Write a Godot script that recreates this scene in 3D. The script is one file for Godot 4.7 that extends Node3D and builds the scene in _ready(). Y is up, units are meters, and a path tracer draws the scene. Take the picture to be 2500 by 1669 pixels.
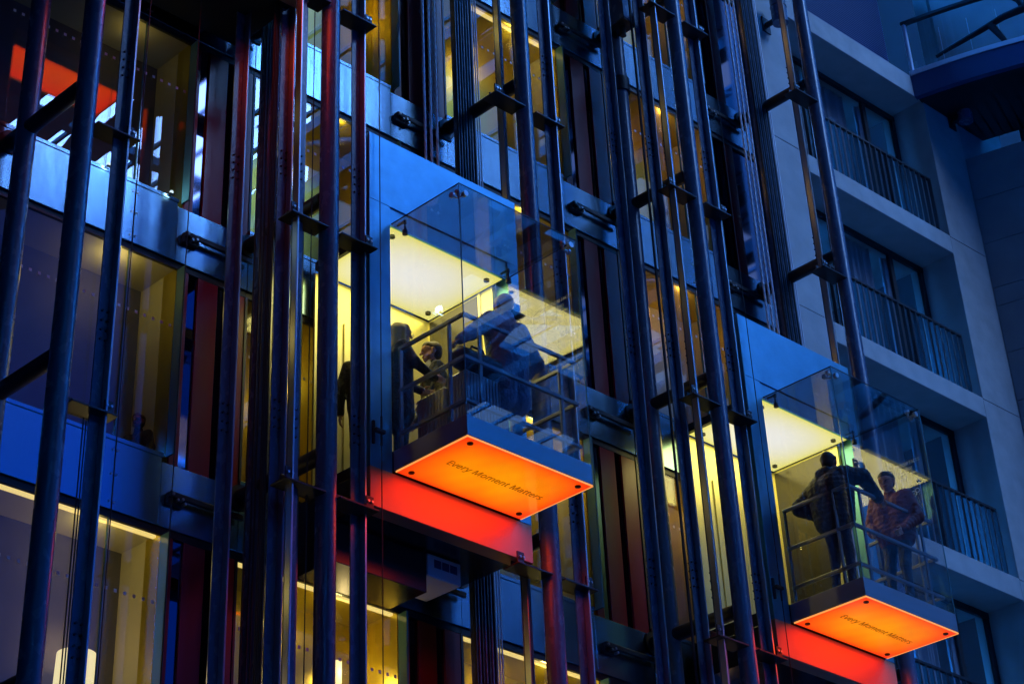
extends Node3D
# World: x along the lift facade, y up, z out of the facade towards the viewer. Metres. Eye at 1.6 m above the hall floor.
const ZF := -1.4            # plane of the facade
const FLOOR := 10.92        # top of a spandrel; storeys repeat every 3.06 m
const STOREY := 3.06
const XC := [-4.07, -0.9, 2.25, 5.43, 8.6]   # the column lines
var M := {}
var rng := RandomNumberGenerator.new()

# ------------------------------------------------------------------ geometry helper
class Geo:
	var st := SurfaceTool.new()
	func _init() -> void:
		st.begin(Mesh.PRIMITIVE_TRIANGLES)
	func tri(a: Vector3, b: Vector3, c: Vector3, na: Vector3, nb: Vector3, nc: Vector3) -> void:
		if (b - a).cross(c - a).dot(na + nb + nc) > 0.0:
			var t := b; b = c; c = t
			t = nb; nb = nc; nc = t
		st.set_normal(na); st.add_vertex(a)
		st.set_normal(nb); st.add_vertex(b)
		st.set_normal(nc); st.add_vertex(c)
	func quad(a: Vector3, b: Vector3, c: Vector3, d: Vector3, n: Vector3) -> void:
		tri(a, b, c, n, n, n)
		tri(a, c, d, n, n, n)
	func box(c: Vector3, s: Vector3, ch := 0.0) -> void:
		obox(c, Vector3.RIGHT * s.x * 0.5, Vector3.UP * s.y * 0.5, Vector3.BACK * s.z * 0.5, ch)
	# box between two corners
	func span(a: Vector3, b: Vector3, ch := 0.0) -> void:
		box((a + b) * 0.5, (b - a).abs(), ch)
	# oriented box with half axes, chamfered by ch
	func obox(c: Vector3, u: Vector3, v: Vector3, w: Vector3, ch := 0.0) -> void:
		var ax := [u, v, w]
		ch = minf(ch, 0.45 * minf(u.length(), minf(v.length(), w.length())))
		for i in 3:
			var n: Vector3 = ax[i]
			var p: Vector3 = ax[(i + 1) % 3]
			var q: Vector3 = ax[(i + 2) % 3]
			var pi := p * (1.0 - ch / p.length())
			var qi := q * (1.0 - ch / q.length())
			for s in [-1.0, 1.0]:
				var m: Vector3 = c + n * s
				quad(m - pi - qi, m + pi - qi, m + pi + qi, m - pi + qi, (n * s).normalized())
		if ch <= 0.0:
			return
		for i in 3:
			var a: Vector3 = ax[i]
			var b: Vector3 = ax[(i + 1) % 3]
			var e: Vector3 = ax[(i + 2) % 3]
			var ei := e * (1.0 - ch / e.length())
			var ai := a * (1.0 - ch / a.length())
			var bi := b * (1.0 - ch / b.length())
			for s in [-1.0, 1.0]:
				for t in [-1.0, 1.0]:
					quad(c + a * s + bi * t - ei, c + ai * s + b * t - ei, c + ai * s + b * t + ei, c + a * s + bi * t + ei, (a.normalized() * s + b.normalized() * t).normalized())
		var ui := u * (1.0 - ch / u.length())
		var vi := v * (1.0 - ch / v.length())
		var wi := w * (1.0 - ch / w.length())
		for s in [-1.0, 1.0]:
			for t in [-1.0, 1.0]:
				for r in [-1.0, 1.0]:
					var n: Vector3 = (u.normalized() * s + v.normalized() * t + w.normalized() * r).normalized()
					tri(c + u * s + vi * t + wi * r, c + ui * s + v * t + wi * r, c + ui * s + vi * t + w * r, n, n, n)
	func tube(a: Vector3, b: Vector3, r: float, n := 20, r2 := -1.0, cap := true) -> void:
		if r2 < 0.0: r2 = r
		var d := (b - a).normalized()
		var u := d.cross(Vector3.RIGHT if absf(d.x) < 0.8 else Vector3.UP).normalized()
		var v := d.cross(u)
		for i in n:
			var t0 := TAU * i / n
			var t1 := TAU * (i + 1) / n
			var p0 := u * cos(t0) + v * sin(t0)
			var p1 := u * cos(t1) + v * sin(t1)
			tri(a + p0 * r, a + p1 * r, b + p1 * r2, p0, p1, p1)
			tri(a + p0 * r, b + p1 * r2, b + p0 * r2, p0, p1, p0)
			if cap:
				tri(a, a + p0 * r, a + p1 * r, -d, -d, -d)
				tri(b, b + p0 * r2, b + p1 * r2, d, d, d)
	func path(pts: Array, r0: float, r1: float, n := 8) -> void:
		for i in pts.size() - 1:
			var ra := lerpf(r0, r1, float(i) / (pts.size() - 1))
			var rb := lerpf(r0, r1, float(i + 1) / (pts.size() - 1))
			tube(pts[i], pts[i + 1], ra, n, rb)
	func ball(c: Vector3, r: float, n := 10) -> void:
		for j in n:
			for i in 2 * n:
				var f := func(jj: int, ii: int) -> Vector3:
					var th := PI * jj / n
					var ph := PI * ii / n
					return Vector3(sin(th) * cos(ph), cos(th), sin(th) * sin(ph))
				var p00: Vector3 = f.call(j, i)
				var p10: Vector3 = f.call(j + 1, i)
				var p11: Vector3 = f.call(j + 1, i + 1)
				var p01: Vector3 = f.call(j, i + 1)
				if j < n - 1: tri(c + p00 * r, c + p10 * r, c + p11 * r, p00, p10, p11)
				if j > 0: tri(c + p00 * r, c + p11 * r, c + p01 * r, p00, p11, p01)
	func mesh() -> ArrayMesh:
		return st.commit()

func box_mesh(a: Vector3, b: Vector3, ch := 0.0) -> ArrayMesh:
	var e := b - a
	if absf(e.x) < 1e-6: return sheet(a, Vector3(0, 0, e.z), Vector3(0, e.y, 0), Vector3.LEFT)
	if absf(e.z) < 1e-6: return sheet(a, Vector3(e.x, 0, 0), Vector3(0, e.y, 0), Vector3.BACK)
	var g := Geo.new()
	g.span(a, b, ch)
	return g.mesh()

# ------------------------------------------------------------------ naming helpers
var taken := {}
func numbered(called: String) -> String:
	if not taken.has(called):
		taken[called] = 0
		return called
	taken[called] += 1
	return "%s_%03d" % [called, taken[called]]

func obj(called: String, mesh: Mesh, mat: Material, parent: Node3D) -> MeshInstance3D:
	var o := MeshInstance3D.new()
	o.name = called
	o.mesh = mesh
	o.material_override = null
	for i in mesh.get_surface_count():
		o.set_surface_override_material(i, mat)
	parent.add_child(o, true)
	return o

func thing(called: String, label: String, category: String, at := Vector3.ZERO, group := "", turn := 0.0) -> Node3D:
	var o := Node3D.new()
	o.name = numbered(called)
	add_child(o)
	o.position = at
	o.rotation.y = turn
	o.set_meta("label", label)
	o.set_meta("category", category)
	if group != "": o.set_meta("group", group)
	return o

func copy(src: Node3D, called: String, label: String, at: Vector3) -> Node3D:
	var c: Node3D = src.duplicate()
	c.name = numbered(called)
	add_child(c)
	c.position = at
	c.set_meta("label", label)
	return c

func structure(called: String, mesh: Mesh, mat: Material) -> MeshInstance3D:
	var o := obj(called, mesh, mat, self)
	o.set_meta("kind", "structure")
	o.set_meta("label", called.replace("_", " "))
	return o

# ------------------------------------------------------------------ materials
func lin(r: float, g: float, b: float) -> Color:
	return Color(r, g, b).linear_to_srgb()

func mat(called: String, c: Color, rough: float, metal := 0.0) -> StandardMaterial3D:
	var m := StandardMaterial3D.new()
	m.resource_name = called
	m.albedo_color = c
	m.roughness = rough
	m.metallic = metal
	M[called] = m
	return m

func noise_tex(freq: float, lo: float, hi: float, seed_: int, stretch := Vector2.ONE, size := 256) -> ImageTexture:
	var n := FastNoiseLite.new()
	n.seed = seed_
	n.frequency = freq
	n.fractal_octaves = 4
	var im := Image.create(size, size, false, Image.FORMAT_RGB8)
	for y in size:
		for x in size:
			# wrapped by blending so that the picture repeats without a seam
			var fx := float(x) / size
			var fy := float(y) / size
			var p := func(ox: float, oy: float) -> float: return n.get_noise_2d((x + ox * size) * stretch.x, (y + oy * size) * stretch.y)
			var a: float = lerpf(lerpf(p.call(0, 0), p.call(-1, 0), fx), lerpf(p.call(0, -1), p.call(-1, -1), fx), fy)
			var v := clampf(lerpf(lo, hi, 0.5 + a), 0.0, 1.0)
			im.set_pixel(x, y, Color(v, v, v))
	return ImageTexture.create_from_image(im)

func triplanar(m: StandardMaterial3D, s: Vector3) -> void:
	m.uv1_triplanar = true
	m.uv1_world_triplanar = true
	m.uv1_scale = s

func materials() -> void:
	var cloud := noise_tex(0.02, 0.9, 1.0, 3)
	var fine := noise_tex(0.11, 0.6, 1.0, 5)
	var brushed := noise_tex(0.03, 0.72, 1.0, 8, Vector2(0.25, 14.0))
	var m := mat("column_paint", lin(0.085, 0.12, 0.18), 0.3)
	m.metallic_specular = 0.5
	m.roughness_texture = noise_tex(0.04, 0.75, 1.0, 21)
	triplanar(m, Vector3(0.8, 0.4, 0.8))
	m = mat("black_steel", lin(0.015, 0.015, 0.017), 0.45)
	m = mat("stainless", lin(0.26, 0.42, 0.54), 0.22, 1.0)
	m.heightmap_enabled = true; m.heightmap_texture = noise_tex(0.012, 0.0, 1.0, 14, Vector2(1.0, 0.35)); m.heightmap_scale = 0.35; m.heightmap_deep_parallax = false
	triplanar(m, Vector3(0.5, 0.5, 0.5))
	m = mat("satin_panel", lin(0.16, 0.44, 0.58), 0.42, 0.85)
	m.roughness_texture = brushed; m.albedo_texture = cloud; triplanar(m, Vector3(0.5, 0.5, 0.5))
	m = mat("rail_steel", lin(0.42, 0.43, 0.45), 0.33, 0.9)
	m = mat("rope_steel", lin(0.5, 0.5, 0.55), 0.45, 0.5)
	m = mat("rope_dark", lin(0.02, 0.02, 0.022), 0.6, 0.3)
	m = mat("red_board", lin(0.30, 0.003, 0.005), 0.3)
	m = mat("dark_mirror", lin(0.13, 0.11, 0.16), 0.03, 1.0)
	m = mat("glass_edge", lin(0.10, 0.24, 0.26), 0.08)
	m.metallic_specular = 0.8
	m = mat("clear_glass", Color(0.03, 0.1, 0.13, 0.045), 0.0)
	m.transparency = BaseMaterial3D.TRANSPARENCY_ALPHA
	m.metallic_specular = 0.7
	m = mat("tinted_glass", Color(0.03, 0.12, 0.16, 0.3), 0.0)
	m.transparency = BaseMaterial3D.TRANSPARENCY_ALPHA
	m.metallic_specular = 0.7
	m = mat("apron_panel", lin(0.6, 0.27, 0.14), 0.5, 0.3)  # pale metal; the orange of the panel light is mixed into its colour
	m = mat("coated_glass", Color(0.04, 0.06, 0.14, 0.05), 0.0)
	m.transparency = BaseMaterial3D.TRANSPARENCY_ALPHA
	m = mat("concrete", lin(0.5, 0.45, 0.4), 0.85)
	m.albedo_texture = cloud; m.heightmap_enabled = true; m.heightmap_texture = fine; m.heightmap_scale = 0.25
	m.heightmap_deep_parallax = false
	triplanar(m, Vector3(0.35, 0.35, 0.35))
	m = mat("wall_stone", lin(0.35, 0.34, 0.33), 0.8)
	m.albedo_texture = cloud; triplanar(m, Vector3(0.3, 0.3, 0.3))
	m = mat("window_frame", lin(0.012, 0.012, 0.014), 0.4)
	m = mat("railing_paint", lin(0.014, 0.015, 0.018), 0.4)
	m = mat("curtain", lin(0.35, 0.35, 0.38), 0.9)
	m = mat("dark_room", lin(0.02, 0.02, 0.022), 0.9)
	m = mat("fascia_blue", lin(0.03, 0.06, 0.16), 0.5)
	m = mat("cap_metal", lin(0.75, 0.75, 0.8), 0.5, 0.1)
	m = mat("cabin_metal", lin(0.72, 0.66, 0.30), 0.38, 0.55)
	m = mat("cabin_dark", lin(0.05, 0.045, 0.04), 0.25, 0.4)
	m = mat("lobby_taupe", lin(0.1, 0.095, 0.12), 0.75)
	m.albedo_texture = cloud; triplanar(m, Vector3(0.4, 0.4, 0.4))
	m = mat("brass", lin(0.62, 0.5, 0.07), 0.3, 0.85)
	m = mat("beige_wall", lin(0.45, 0.42, 0.3), 0.4)
	m = mat("white_dot", lin(0.75, 0.75, 0.8), 0.5)
	m = mat("print_white", lin(0.8, 0.78, 0.6), 0.5)
	m = mat("print_dark", lin(0.16, 0.02, 0.0), 0.5)
	m.emission_enabled = true
	m.emission = lin(0.22, 0.03, 0.0)
	m = mat("roof_steel", lin(0.05, 0.006, 0.008), 0.5)
	m = mat("roof_panel", lin(0.35, 0.36, 0.4), 0.7)
	m.backlight_enabled = true; m.backlight = Color(0.35, 0.33, 0.38)
	m.albedo_texture = brushed; triplanar(m, Vector3(0.3, 0.3, 0.3))
	m = mat("hall_floor", lin(0.06, 0.06, 0.065), 0.35)
	m = mat("opposite_wall", lin(0.03, 0.03, 0.035), 0.8)
	m = mat("bolt", lin(0.5, 0.5, 0.52), 0.3, 1.0)
	m = mat("coat_black", lin(0.012, 0.012, 0.016), 0.7)
	m = mat("case_silver", lin(0.28, 0.29, 0.32), 0.35, 0.3)
	m = mat("bag_black", lin(0.012, 0.012, 0.014), 0.6)
	m = mat("branch", lin(0.01, 0.01, 0.012), 0.7)
	m = mat("person_paint", Color.WHITE, 0.8)
	m.heightmap_enabled = true; m.heightmap_texture = noise_tex(0.03, 0.0, 1.0, 31); m.heightmap_scale = 2.0; m.heightmap_deep_parallax = false
	m.uv1_triplanar = true; m.uv1_scale = Vector3(2.2, 1.4, 2.2)
	m.vertex_color_use_as_albedo = true
	m = mat("hair", Color.WHITE, 0.6)
	m.vertex_color_use_as_albedo = true
	# what glows
	m = mat("ceiling_glow", lin(0, 0, 0), 0.4)
	m.emission_enabled = true
	m.emission = Color.BLACK
	m.emission_texture = glow_tex(Vector3(0.98, 0.97, 0.92), Vector3(0.92, 0.84, 0.16), 1.0, 0.0)
	m.emission_energy_multiplier = 1.0
	m = mat("plate_glow", lin(0, 0, 0), 0.3)
	m.emission_enabled = true
	m.emission = Color.BLACK
	m.emission_texture = glow_tex(Vector3(1.0, 0.32, 0.0), Vector3(1.0, 0.035, 0.003), 1.0, 0.16)
	m.emission_energy_multiplier = 1.0
	for e in [["cove_glow", 0.95, 0.72, 0.22], ["lamp_glow", 1.0, 0.85, 0.42], ["glint_glow", 0.75, 0.95, 1.0], ["edge_glow", 0.95, 0.36, 0.08]]:
		m = mat(e[0], lin(e[1] * 0.5, e[2] * 0.5, e[3] * 0.5), 0.6)
		m.emission_enabled = true
		m.emission = lin(e[1], e[2], e[3])
	m = mat("water_glow", lin(0.0, 0.02, 0.1), 0.1)
	m.emission_enabled = true
	m.emission = lin(0.0, 0.07, 0.65)

# a backlit diffuser: brighter in the middle, with soft streaks of the tubes behind it
func glow_tex(mid: Vector3, rim: Vector3, amount: float, streak: float) -> ImageTexture:
	var w := 160
	var h := 96
	var im := Image.create(w, h, false, Image.FORMAT_RGB8)
	for y in h:
		for x in w:
			var u := 2.0 * (x + 0.5) / w - 1.0
			var v := 2.0 * (y + 0.5) / h - 1.0
			var e := (1.0 - pow(absf(u), 2.2)) * (1.0 - pow(absf(v), 2.0))
			e = pow(clampf(e, 0.0, 1.0), 0.75)
			e += streak * (sin(u * 9.0 + v * 3.0) * 0.5 + sin(u * 21.0 - v * 5.0 + 1.0) * 0.3) * e
			var c := rim.lerp(mid, clampf(e, 0.0, 1.0)) * amount
			im.set_pixel(x, y, lin(c.x, c.y, c.z))
	return ImageTexture.create_from_image(im)

# flat rectangle with uv 0..1 : corner, two edges, normal
func sheet(o: Vector3, eu: Vector3, ev: Vector3, n: Vector3) -> ArrayMesh:
	var st := SurfaceTool.new()
	st.begin(Mesh.PRIMITIVE_TRIANGLES)
	var p := [o, o + eu, o + eu + ev, o + ev]
	var uv := [Vector2(0, 0), Vector2(1, 0), Vector2(1, 1), Vector2(0, 1)]
	var order := [0, 1, 2, 0, 2, 3] if eu.cross(ev).dot(n) < 0 else [0, 2, 1, 0, 3, 2]
	for i in order:
		st.set_normal(n)
		st.set_uv(uv[i])
		st.add_vertex(p[i])
	return st.commit()

func text_mesh(t: String, size: float, depth := 0.004) -> TextMesh:
	var f := SystemFont.new()
	f.font_names = PackedStringArray(["Droid Sans"])
	var m := TextMesh.new()
	m.text = t
	m.font = f
	m.font_size = 48
	m.pixel_size = size / 48.0
	m.depth = depth
	m.curve_step = 2.0
	return m

# ------------------------------------------------------------------ the scene
func _ready() -> void:
	rng.seed = 11
	var cam := Camera3D.new()
	cam.name = "camera"
	add_child(cam)
	cam.transform = Transform3D(Basis(Vector3(0.741381, -0.015866, 0.670897), Vector3(-0.394402, 0.798545, 0.454723), Vector3(-0.542956, -0.601726, 0.585769)), Vector3(-12.9807, 1.6, 14.4538))
	var near := 0.1
	cam.set_frustum(near * 1667.5 / 5024.9, Vector2(near * 236.75 / 5024.9, -near * 712.7 / 5024.9), near, 400.0)
	cam.current = true
	var we := WorldEnvironment.new()
	we.name = "world_environment"
	var env := Environment.new()
	env.background_mode = Environment.BG_SKY
	var sky := Sky.new()
	var psm := ProceduralSkyMaterial.new()
	psm.sky_top_color = lin(0.015, 0.21, 0.9)
	psm.sky_horizon_color = lin(0.02, 0.16, 0.6)
	psm.sky_curve = 0.25
	psm.ground_bottom_color = lin(0.004, 0.006, 0.012)
	psm.ground_horizon_color = lin(0.01, 0.02, 0.05)
	psm.sky_energy_multiplier = 5.2
	sky.sky_material = psm
	env.sky = sky
	env.tonemap_mode = Environment.TONE_MAPPER_LINEAR
	env.tonemap_exposure = 1.0
	env.sdfgi_enabled = true
	env.ssao_enabled = true
	env.ssil_enabled = true
	we.environment = env
	add_child(we)
	var sun := DirectionalLight3D.new()
	sun.name = "dusk_light"
	sun.light_energy = 1.5
	sun.light_color = lin(0.2, 0.43, 1.0)
	sun.light_angular_distance = 30.0
	sun.shadow_enabled = true
	add_child(sun)
	sun.look_at_from_position(Vector3(8 + 24, 18 + 44, 62), Vector3(8, 18, 0))

	materials()
	hall()
	lobby_building()
	hotel_building()
	atrium_end()
	columns()
	ropes_and_weights()
	lifts()
	people()
	small_things()

# ------------------------------------------------------------------ the hall round the lifts
func hall() -> void:
	structure("ground", box_mesh(Vector3(-60, -0.3, -40), Vector3(80, 0, 70)), M.hall_floor)
	# steel roof of the atrium: trusses across, purlins along, open glass between
	var y := 35.0
	for i in 6:
		var x := 13.5 + 6.3 * i
		var t := thing("roof_truss", "dark red steel roof truss crossing the glass roof %s" % ordinal(i, "from the left"), "roof truss", Vector3(x, y, 0), "roof trusses of the atrium")
		var g := Geo.new()
		g.span(Vector3(-0.3, 0, -6), Vector3(0.3, 0.5, 44), 0.02)
		g.span(Vector3(-0.3, 2.2, -6), Vector3(0.3, 2.6, 44), 0.02)
		obj("chord", g.mesh(), M.roof_steel, t)
		g = Geo.new()
		for j in 12:
			var z0 := -6.0 + 4.2 * j
			var up := j % 2 == 0
			g.tube(Vector3(0, 0.4 if up else 2.3, z0), Vector3(0, 2.3 if up else 0.4, z0 + 4.2), 0.16, 8)
		obj("brace", g.mesh(), M.roof_steel, t)
	for i in 8:
		var z := -5.0 + 6.5 * i
		var p := obj(numbered("roof_purlin"), box_mesh(Vector3(-32, y + 2.65, z), Vector3(46, y + 2.95, z + 0.35)), M.roof_steel, self)
		p.set_meta("label", "dark red purlin lying on the roof trusses, %s" % ordinal(i, "out from the lifts"))
		p.set_meta("category", "roof beam")
		p.set_meta("group", "roof purlins of the atrium")
	var deck := obj("added_shade_deck", box_mesh(Vector3(-36, y + 3.0, -6), Vector3(13.0, y + 3.2, 44)), M.opposite_wall, self)  # added opaque slab, its edge placed to keep light off the left side
	deck.set_meta("label", "added opaque deck that shades the left half of the hall")
	deck.set_meta("category", "light_blocker")
	for i in 7:
		var z := -4.5 + 6.5 * i
		var pn := obj(numbered("roof_panel"), box_mesh(Vector3(21.0, y + 3.0, z), Vector3(46, y + 3.1, z + 3.4)), M.roof_panel, self)
		pn.set_meta("label", "pale ribbed roof panel between two glass strips, %s" % ordinal(i, "out from the lifts"))
		pn.set_meta("category", "roof panel")
		pn.set_meta("group", "roof panels of the atrium")
	var bars := Geo.new()
	for i in 26:
		bars.box(Vector3(13.4 + 1.25 * i, y + 3.05, 19.0), Vector3(0.12, 0.12, 49.0))
	var gb := obj("roof_glazing_bars", bars.mesh(), M.roof_steel, self)
	gb.set_meta("kind", "stuff")
	gb.set_meta("label", "thin dark bars between the glass strips of the roof")
	gb.set_meta("category", "glazing bars")
	var right := obj("right_wall", box_mesh(Vector3(46.2, 0, -6), Vector3(48, y + 4, 46)), M.opposite_wall, self)
	right.set_meta("label", "dark wall closing the right end of the atrium")
	right.set_meta("category", "wall")
	var far := obj("opposite_wall", box_mesh(Vector3(-34, 0, 44.5), Vector3(46.1, y + 2.98, 46)), M.opposite_wall, self)
	far.set_meta("label", "dark wall on the far side of the atrium, behind the viewer")
	far.set_meta("category", "wall")
	var left := obj("left_wall", box_mesh(Vector3(-36, 0, -2.2), Vector3(-34.2, y + 2.98, 44.4)), M.opposite_wall, self)
	left.set_meta("label", "dark wall closing the left end of the atrium")
	left.set_meta("category", "wall")
	# the great round aquarium of the hall, which the lobby windows mirror
	var a := thing("aquarium", "tall round aquarium of blue lit water standing in the hall", "aquarium", Vector3(8.6, 0, 17.5))
	var g := Geo.new()
	g.tube(Vector3(0, 9, 0), Vector3(0, 25, 0), 4.0, 64)
	obj("water_light", g.mesh(), M.water_glow, a)
	g = Geo.new()
	g.tube(Vector3(0, 8.2, 0), Vector3(0, 8.98, 0), 4.3, 64)
	g.tube(Vector3(0, 25.02, 0), Vector3(0, 25.5, 0), 4.3, 64)
	obj("ring", g.mesh(), M.black_steel, a)
	g = Geo.new()
	g.tube(Vector3(0, 0, 0), Vector3(0, 8.2, 0), 1.6, 32)
	obj("pedestal", g.mesh(), M.black_steel, a)

func ordinal(i: int, what: String) -> String:
	return ["first", "second", "third", "fourth", "fifth", "sixth", "seventh", "eighth", "ninth", "tenth", "eleventh", "twelfth", "thirteenth", "fourteenth"][i] + " " + what

# ------------------------------------------------------------------ glass lobbies behind the lifts
func room_light(parent: Node3D, at: Vector3, energy: float, c: Color) -> void:
	var l := OmniLight3D.new()
	l.name = "lobby_light"
	l.light_energy = energy
	l.light_color = c
	l.light_size = 0.06
	l.omni_range = 12.0
	l.omni_attenuation = 2.0
	l.shadow_enabled = true
	parent.add_child(l, true)
	l.position = at

func lobby_building() -> void:
	var b := thing("lobby_building", "glass lobbies stacked behind the lifts, with steel spandrels and dark red panels", "building")
	var zb := -2.15       # back wall of the lobbies
	obj("core", box_mesh(Vector3(-36, 0.01, -2.7), Vector3(9.19, 37.9, -2.3)), M.dark_room, b)
	obj("wall", box_mesh(Vector3(-36, 0.01, -2.28), Vector3(-4.99, 37.9, -1.4), 0.01), M.dark_room, b)
	# [bay, storey, light, tone] : tone 0 taupe, 1 brass, 2 beige
	var rooms := {}
	for r in [[0, -1, 0.0, 0], [0, 0, 0.2, 0], [0, 1, 0.22, 0], [0, 2, 0.05, 0], [1, -1, 0.0, 1], [1, 0, 0.16, 1], [1, 1, 0.2, 1], [1, 2, 0.12, 1], [1, 3, 0.22, 1], [2, -1, 0.2, 1], [2, 0, 0.4, 1], [2, 1, 0.55, 1], [2, 2, 0.2, 1], [2, 3, 0.35, 1], [2, 4, 0.15, 1], [3, 0, 0.1, 2], [3, 1, 0.2, 2], [3, 2, 0.25, 2], [3, 3, 0.25, 3], [3, 4, 0.32, 3], [3, 5, 0.25, 3], [1, 4, 0.1, 1], [2, 5, 0.1, 1]]:
		rooms[Vector2i(r[0], r[1])] = r
	for key in rooms:
		var r: Array = rooms[key]
		var k: int = r[0]
		var j: int = r[1] - 1
		var x0: float = XC[k] - (0.9 if k == 0 else 0.0)
		var xf: float = XC[k] + 2.27      # the glass fin
		var x1: float = XC[k] + 3.17 if k < 3 else 9.2
		var y0: float = FLOOR + STOREY * j
		var y1 := y0 + STOREY - 0.73      # underside of the spandrel above
		var xm: float = XC[k] + 1.6       # mullion
		# spandrel above the window: two steel sheets left of the fin, one right of it
		var ys := y1 + STOREY - (STOREY - 0.73)
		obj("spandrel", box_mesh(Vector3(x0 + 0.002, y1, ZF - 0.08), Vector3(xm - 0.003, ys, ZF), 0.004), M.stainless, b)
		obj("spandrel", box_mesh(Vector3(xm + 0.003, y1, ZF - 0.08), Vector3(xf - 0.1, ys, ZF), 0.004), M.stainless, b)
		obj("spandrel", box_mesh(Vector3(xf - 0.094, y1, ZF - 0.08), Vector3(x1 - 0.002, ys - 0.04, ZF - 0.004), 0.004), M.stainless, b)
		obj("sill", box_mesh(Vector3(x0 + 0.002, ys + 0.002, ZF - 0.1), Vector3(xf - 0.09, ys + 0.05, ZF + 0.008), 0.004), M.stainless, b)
		var g := Geo.new()
		for xx in [xm - 0.03, xm + 0.03]:
			for yy in [y1 + 0.08, y1 + 0.37, ys - 0.1]:
				g.tube(Vector3(xx, yy, ZF), Vector3(xx, yy, ZF + 0.008), 0.012, 8)
		obj("rivet", g.mesh(), M.bolt, b)
		g = Geo.new()
		g.span(Vector3(x0 + 0.002, y1 - 0.075, ZF - 0.07), Vector3(x1 - 0.002, y1 - 0.003, ZF - 0.03))
		obj("head_channel", g.mesh(), M.black_steel, b)
		# floor slab and ceiling
		obj("floor_slab", box_mesh(Vector3(x0, y1 + 0.05, zb), Vector3(x1, y1 + 0.11, ZF - 0.085)), M.dark_room, b)
		obj("ceiling", box_mesh(Vector3(x0 + 0.003, y1 - 0.03, zb + 0.002), Vector3(xf, y1 + 0.045, ZF - 0.09)), M.beige_wall if k == 0 else M.brass, b)
		var back: StandardMaterial3D = [M.lobby_taupe, M.brass, M.beige_wall, M.brass][r[3]]
		obj("back_wall", box_mesh(Vector3(x0, ys - STOREY, zb - 0.1), Vector3(xf, y1 + 0.05, zb)), back, b)
		# side wall by the fin: beige sheet and a brass strip next to the glass
		obj("side_wall", box_mesh(Vector3(xf + 0.001, y0, zb), Vector3(xf + 0.05, y1 + 0.045, zb + 0.42)), M.beige_wall if k != 1 else M.brass, b)
		obj("brass_strip", box_mesh(Vector3(xf - 0.004, y0, zb + 0.424), Vector3(xf + 0.05, y1 + 0.045, ZF - 0.09)), M.brass, b)
		# the window: black frame, panes, mullion, row of dots, glass fin
		var w := obj("window", box_mesh(Vector3(x0, y0 + 0.052, ZF - 0.06), Vector3(x0 + 0.03, y1 - 0.08, ZF - 0.02)), M.window_frame, b)
		obj("pane", box_mesh(Vector3(x0 + 0.032, y0 + 0.053, ZF - 0.06), Vector3(xm - 0.004, y1 - 0.077, ZF - 0.043)), M.coated_glass, w)
		obj("pane", box_mesh(Vector3(xm + 0.004, y0 + 0.053, ZF - 0.06), Vector3(xf - 0.03, y1 - 0.077, ZF - 0.043)), M.coated_glass, w)
		obj("mullion", box_mesh(Vector3(xm - 0.0035, y0 + 0.053, ZF - 0.05), Vector3(xm + 0.0035, y1 - 0.077, ZF - 0.02)), M.glass_edge, w)
		obj("fin", box_mesh(Vector3(xf - 0.028, y0 + 0.04, ZF - 0.05), Vector3(xf - 0.002, y1 - 0.077, ZF + 0.09), 0.004), M.glass_edge, w)
		g = Geo.new()
		for i in 22:
			var xd := xf - 0.08 - 0.11 * i
			if xd > x0 + 0.1:
				g.box(Vector3(xd, y0 + 1.55, ZF - 0.041), Vector3(0.035, 0.035, 0.003))
		obj("dot", g.mesh(), M.white_dot, w).set_meta("kind", "stuff")
		# red boards with dark mirror strips between them
		var edges := [xf + 0.0, xf + 0.12, xf + 0.25, xf + 0.52, xf + 0.64, x1]
		if k == 3:
			edges = [xf + 0.0, xf + 0.06, xf + 0.42, xf + 0.62, xf + 1.2, x1]
		for i in 5:
			var m2 := i % 2 == 1
			var za := ZF - 0.06 if m2 else ZF - 0.03
			obj("mirror_strip" if m2 else "red_board", box_mesh(Vector3(edges[i] + 0.001, y0 - 0.04, za - 0.03), Vector3(edges[i + 1] - 0.001, y1 - 0.08, za), 0.003), M.dark_mirror if m2 else M.red_board, b)
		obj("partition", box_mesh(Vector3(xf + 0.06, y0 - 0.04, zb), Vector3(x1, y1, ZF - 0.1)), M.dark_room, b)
		if r[2] > 0.0:
			g = Geo.new()
			g.span(Vector3(x0 + 0.1, y1 - 0.06, ZF - 0.2), Vector3(xf - 0.01, y1 - 0.032, ZF - 0.15))
			if k == 0 and j == -1 or k == 2 and (j == -1 or j == 2) or k == 1 and j == -1:
				obj("cove_light", g.mesh(), M.cove_glow, b)
			room_light(b, Vector3(xf - 0.7, y1 - 0.22, ZF - 0.25), r[2] * 0.5, lin(1.0, 0.78, 0.2) if k != 3 else lin(1.0, 0.6, 0.22))

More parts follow.
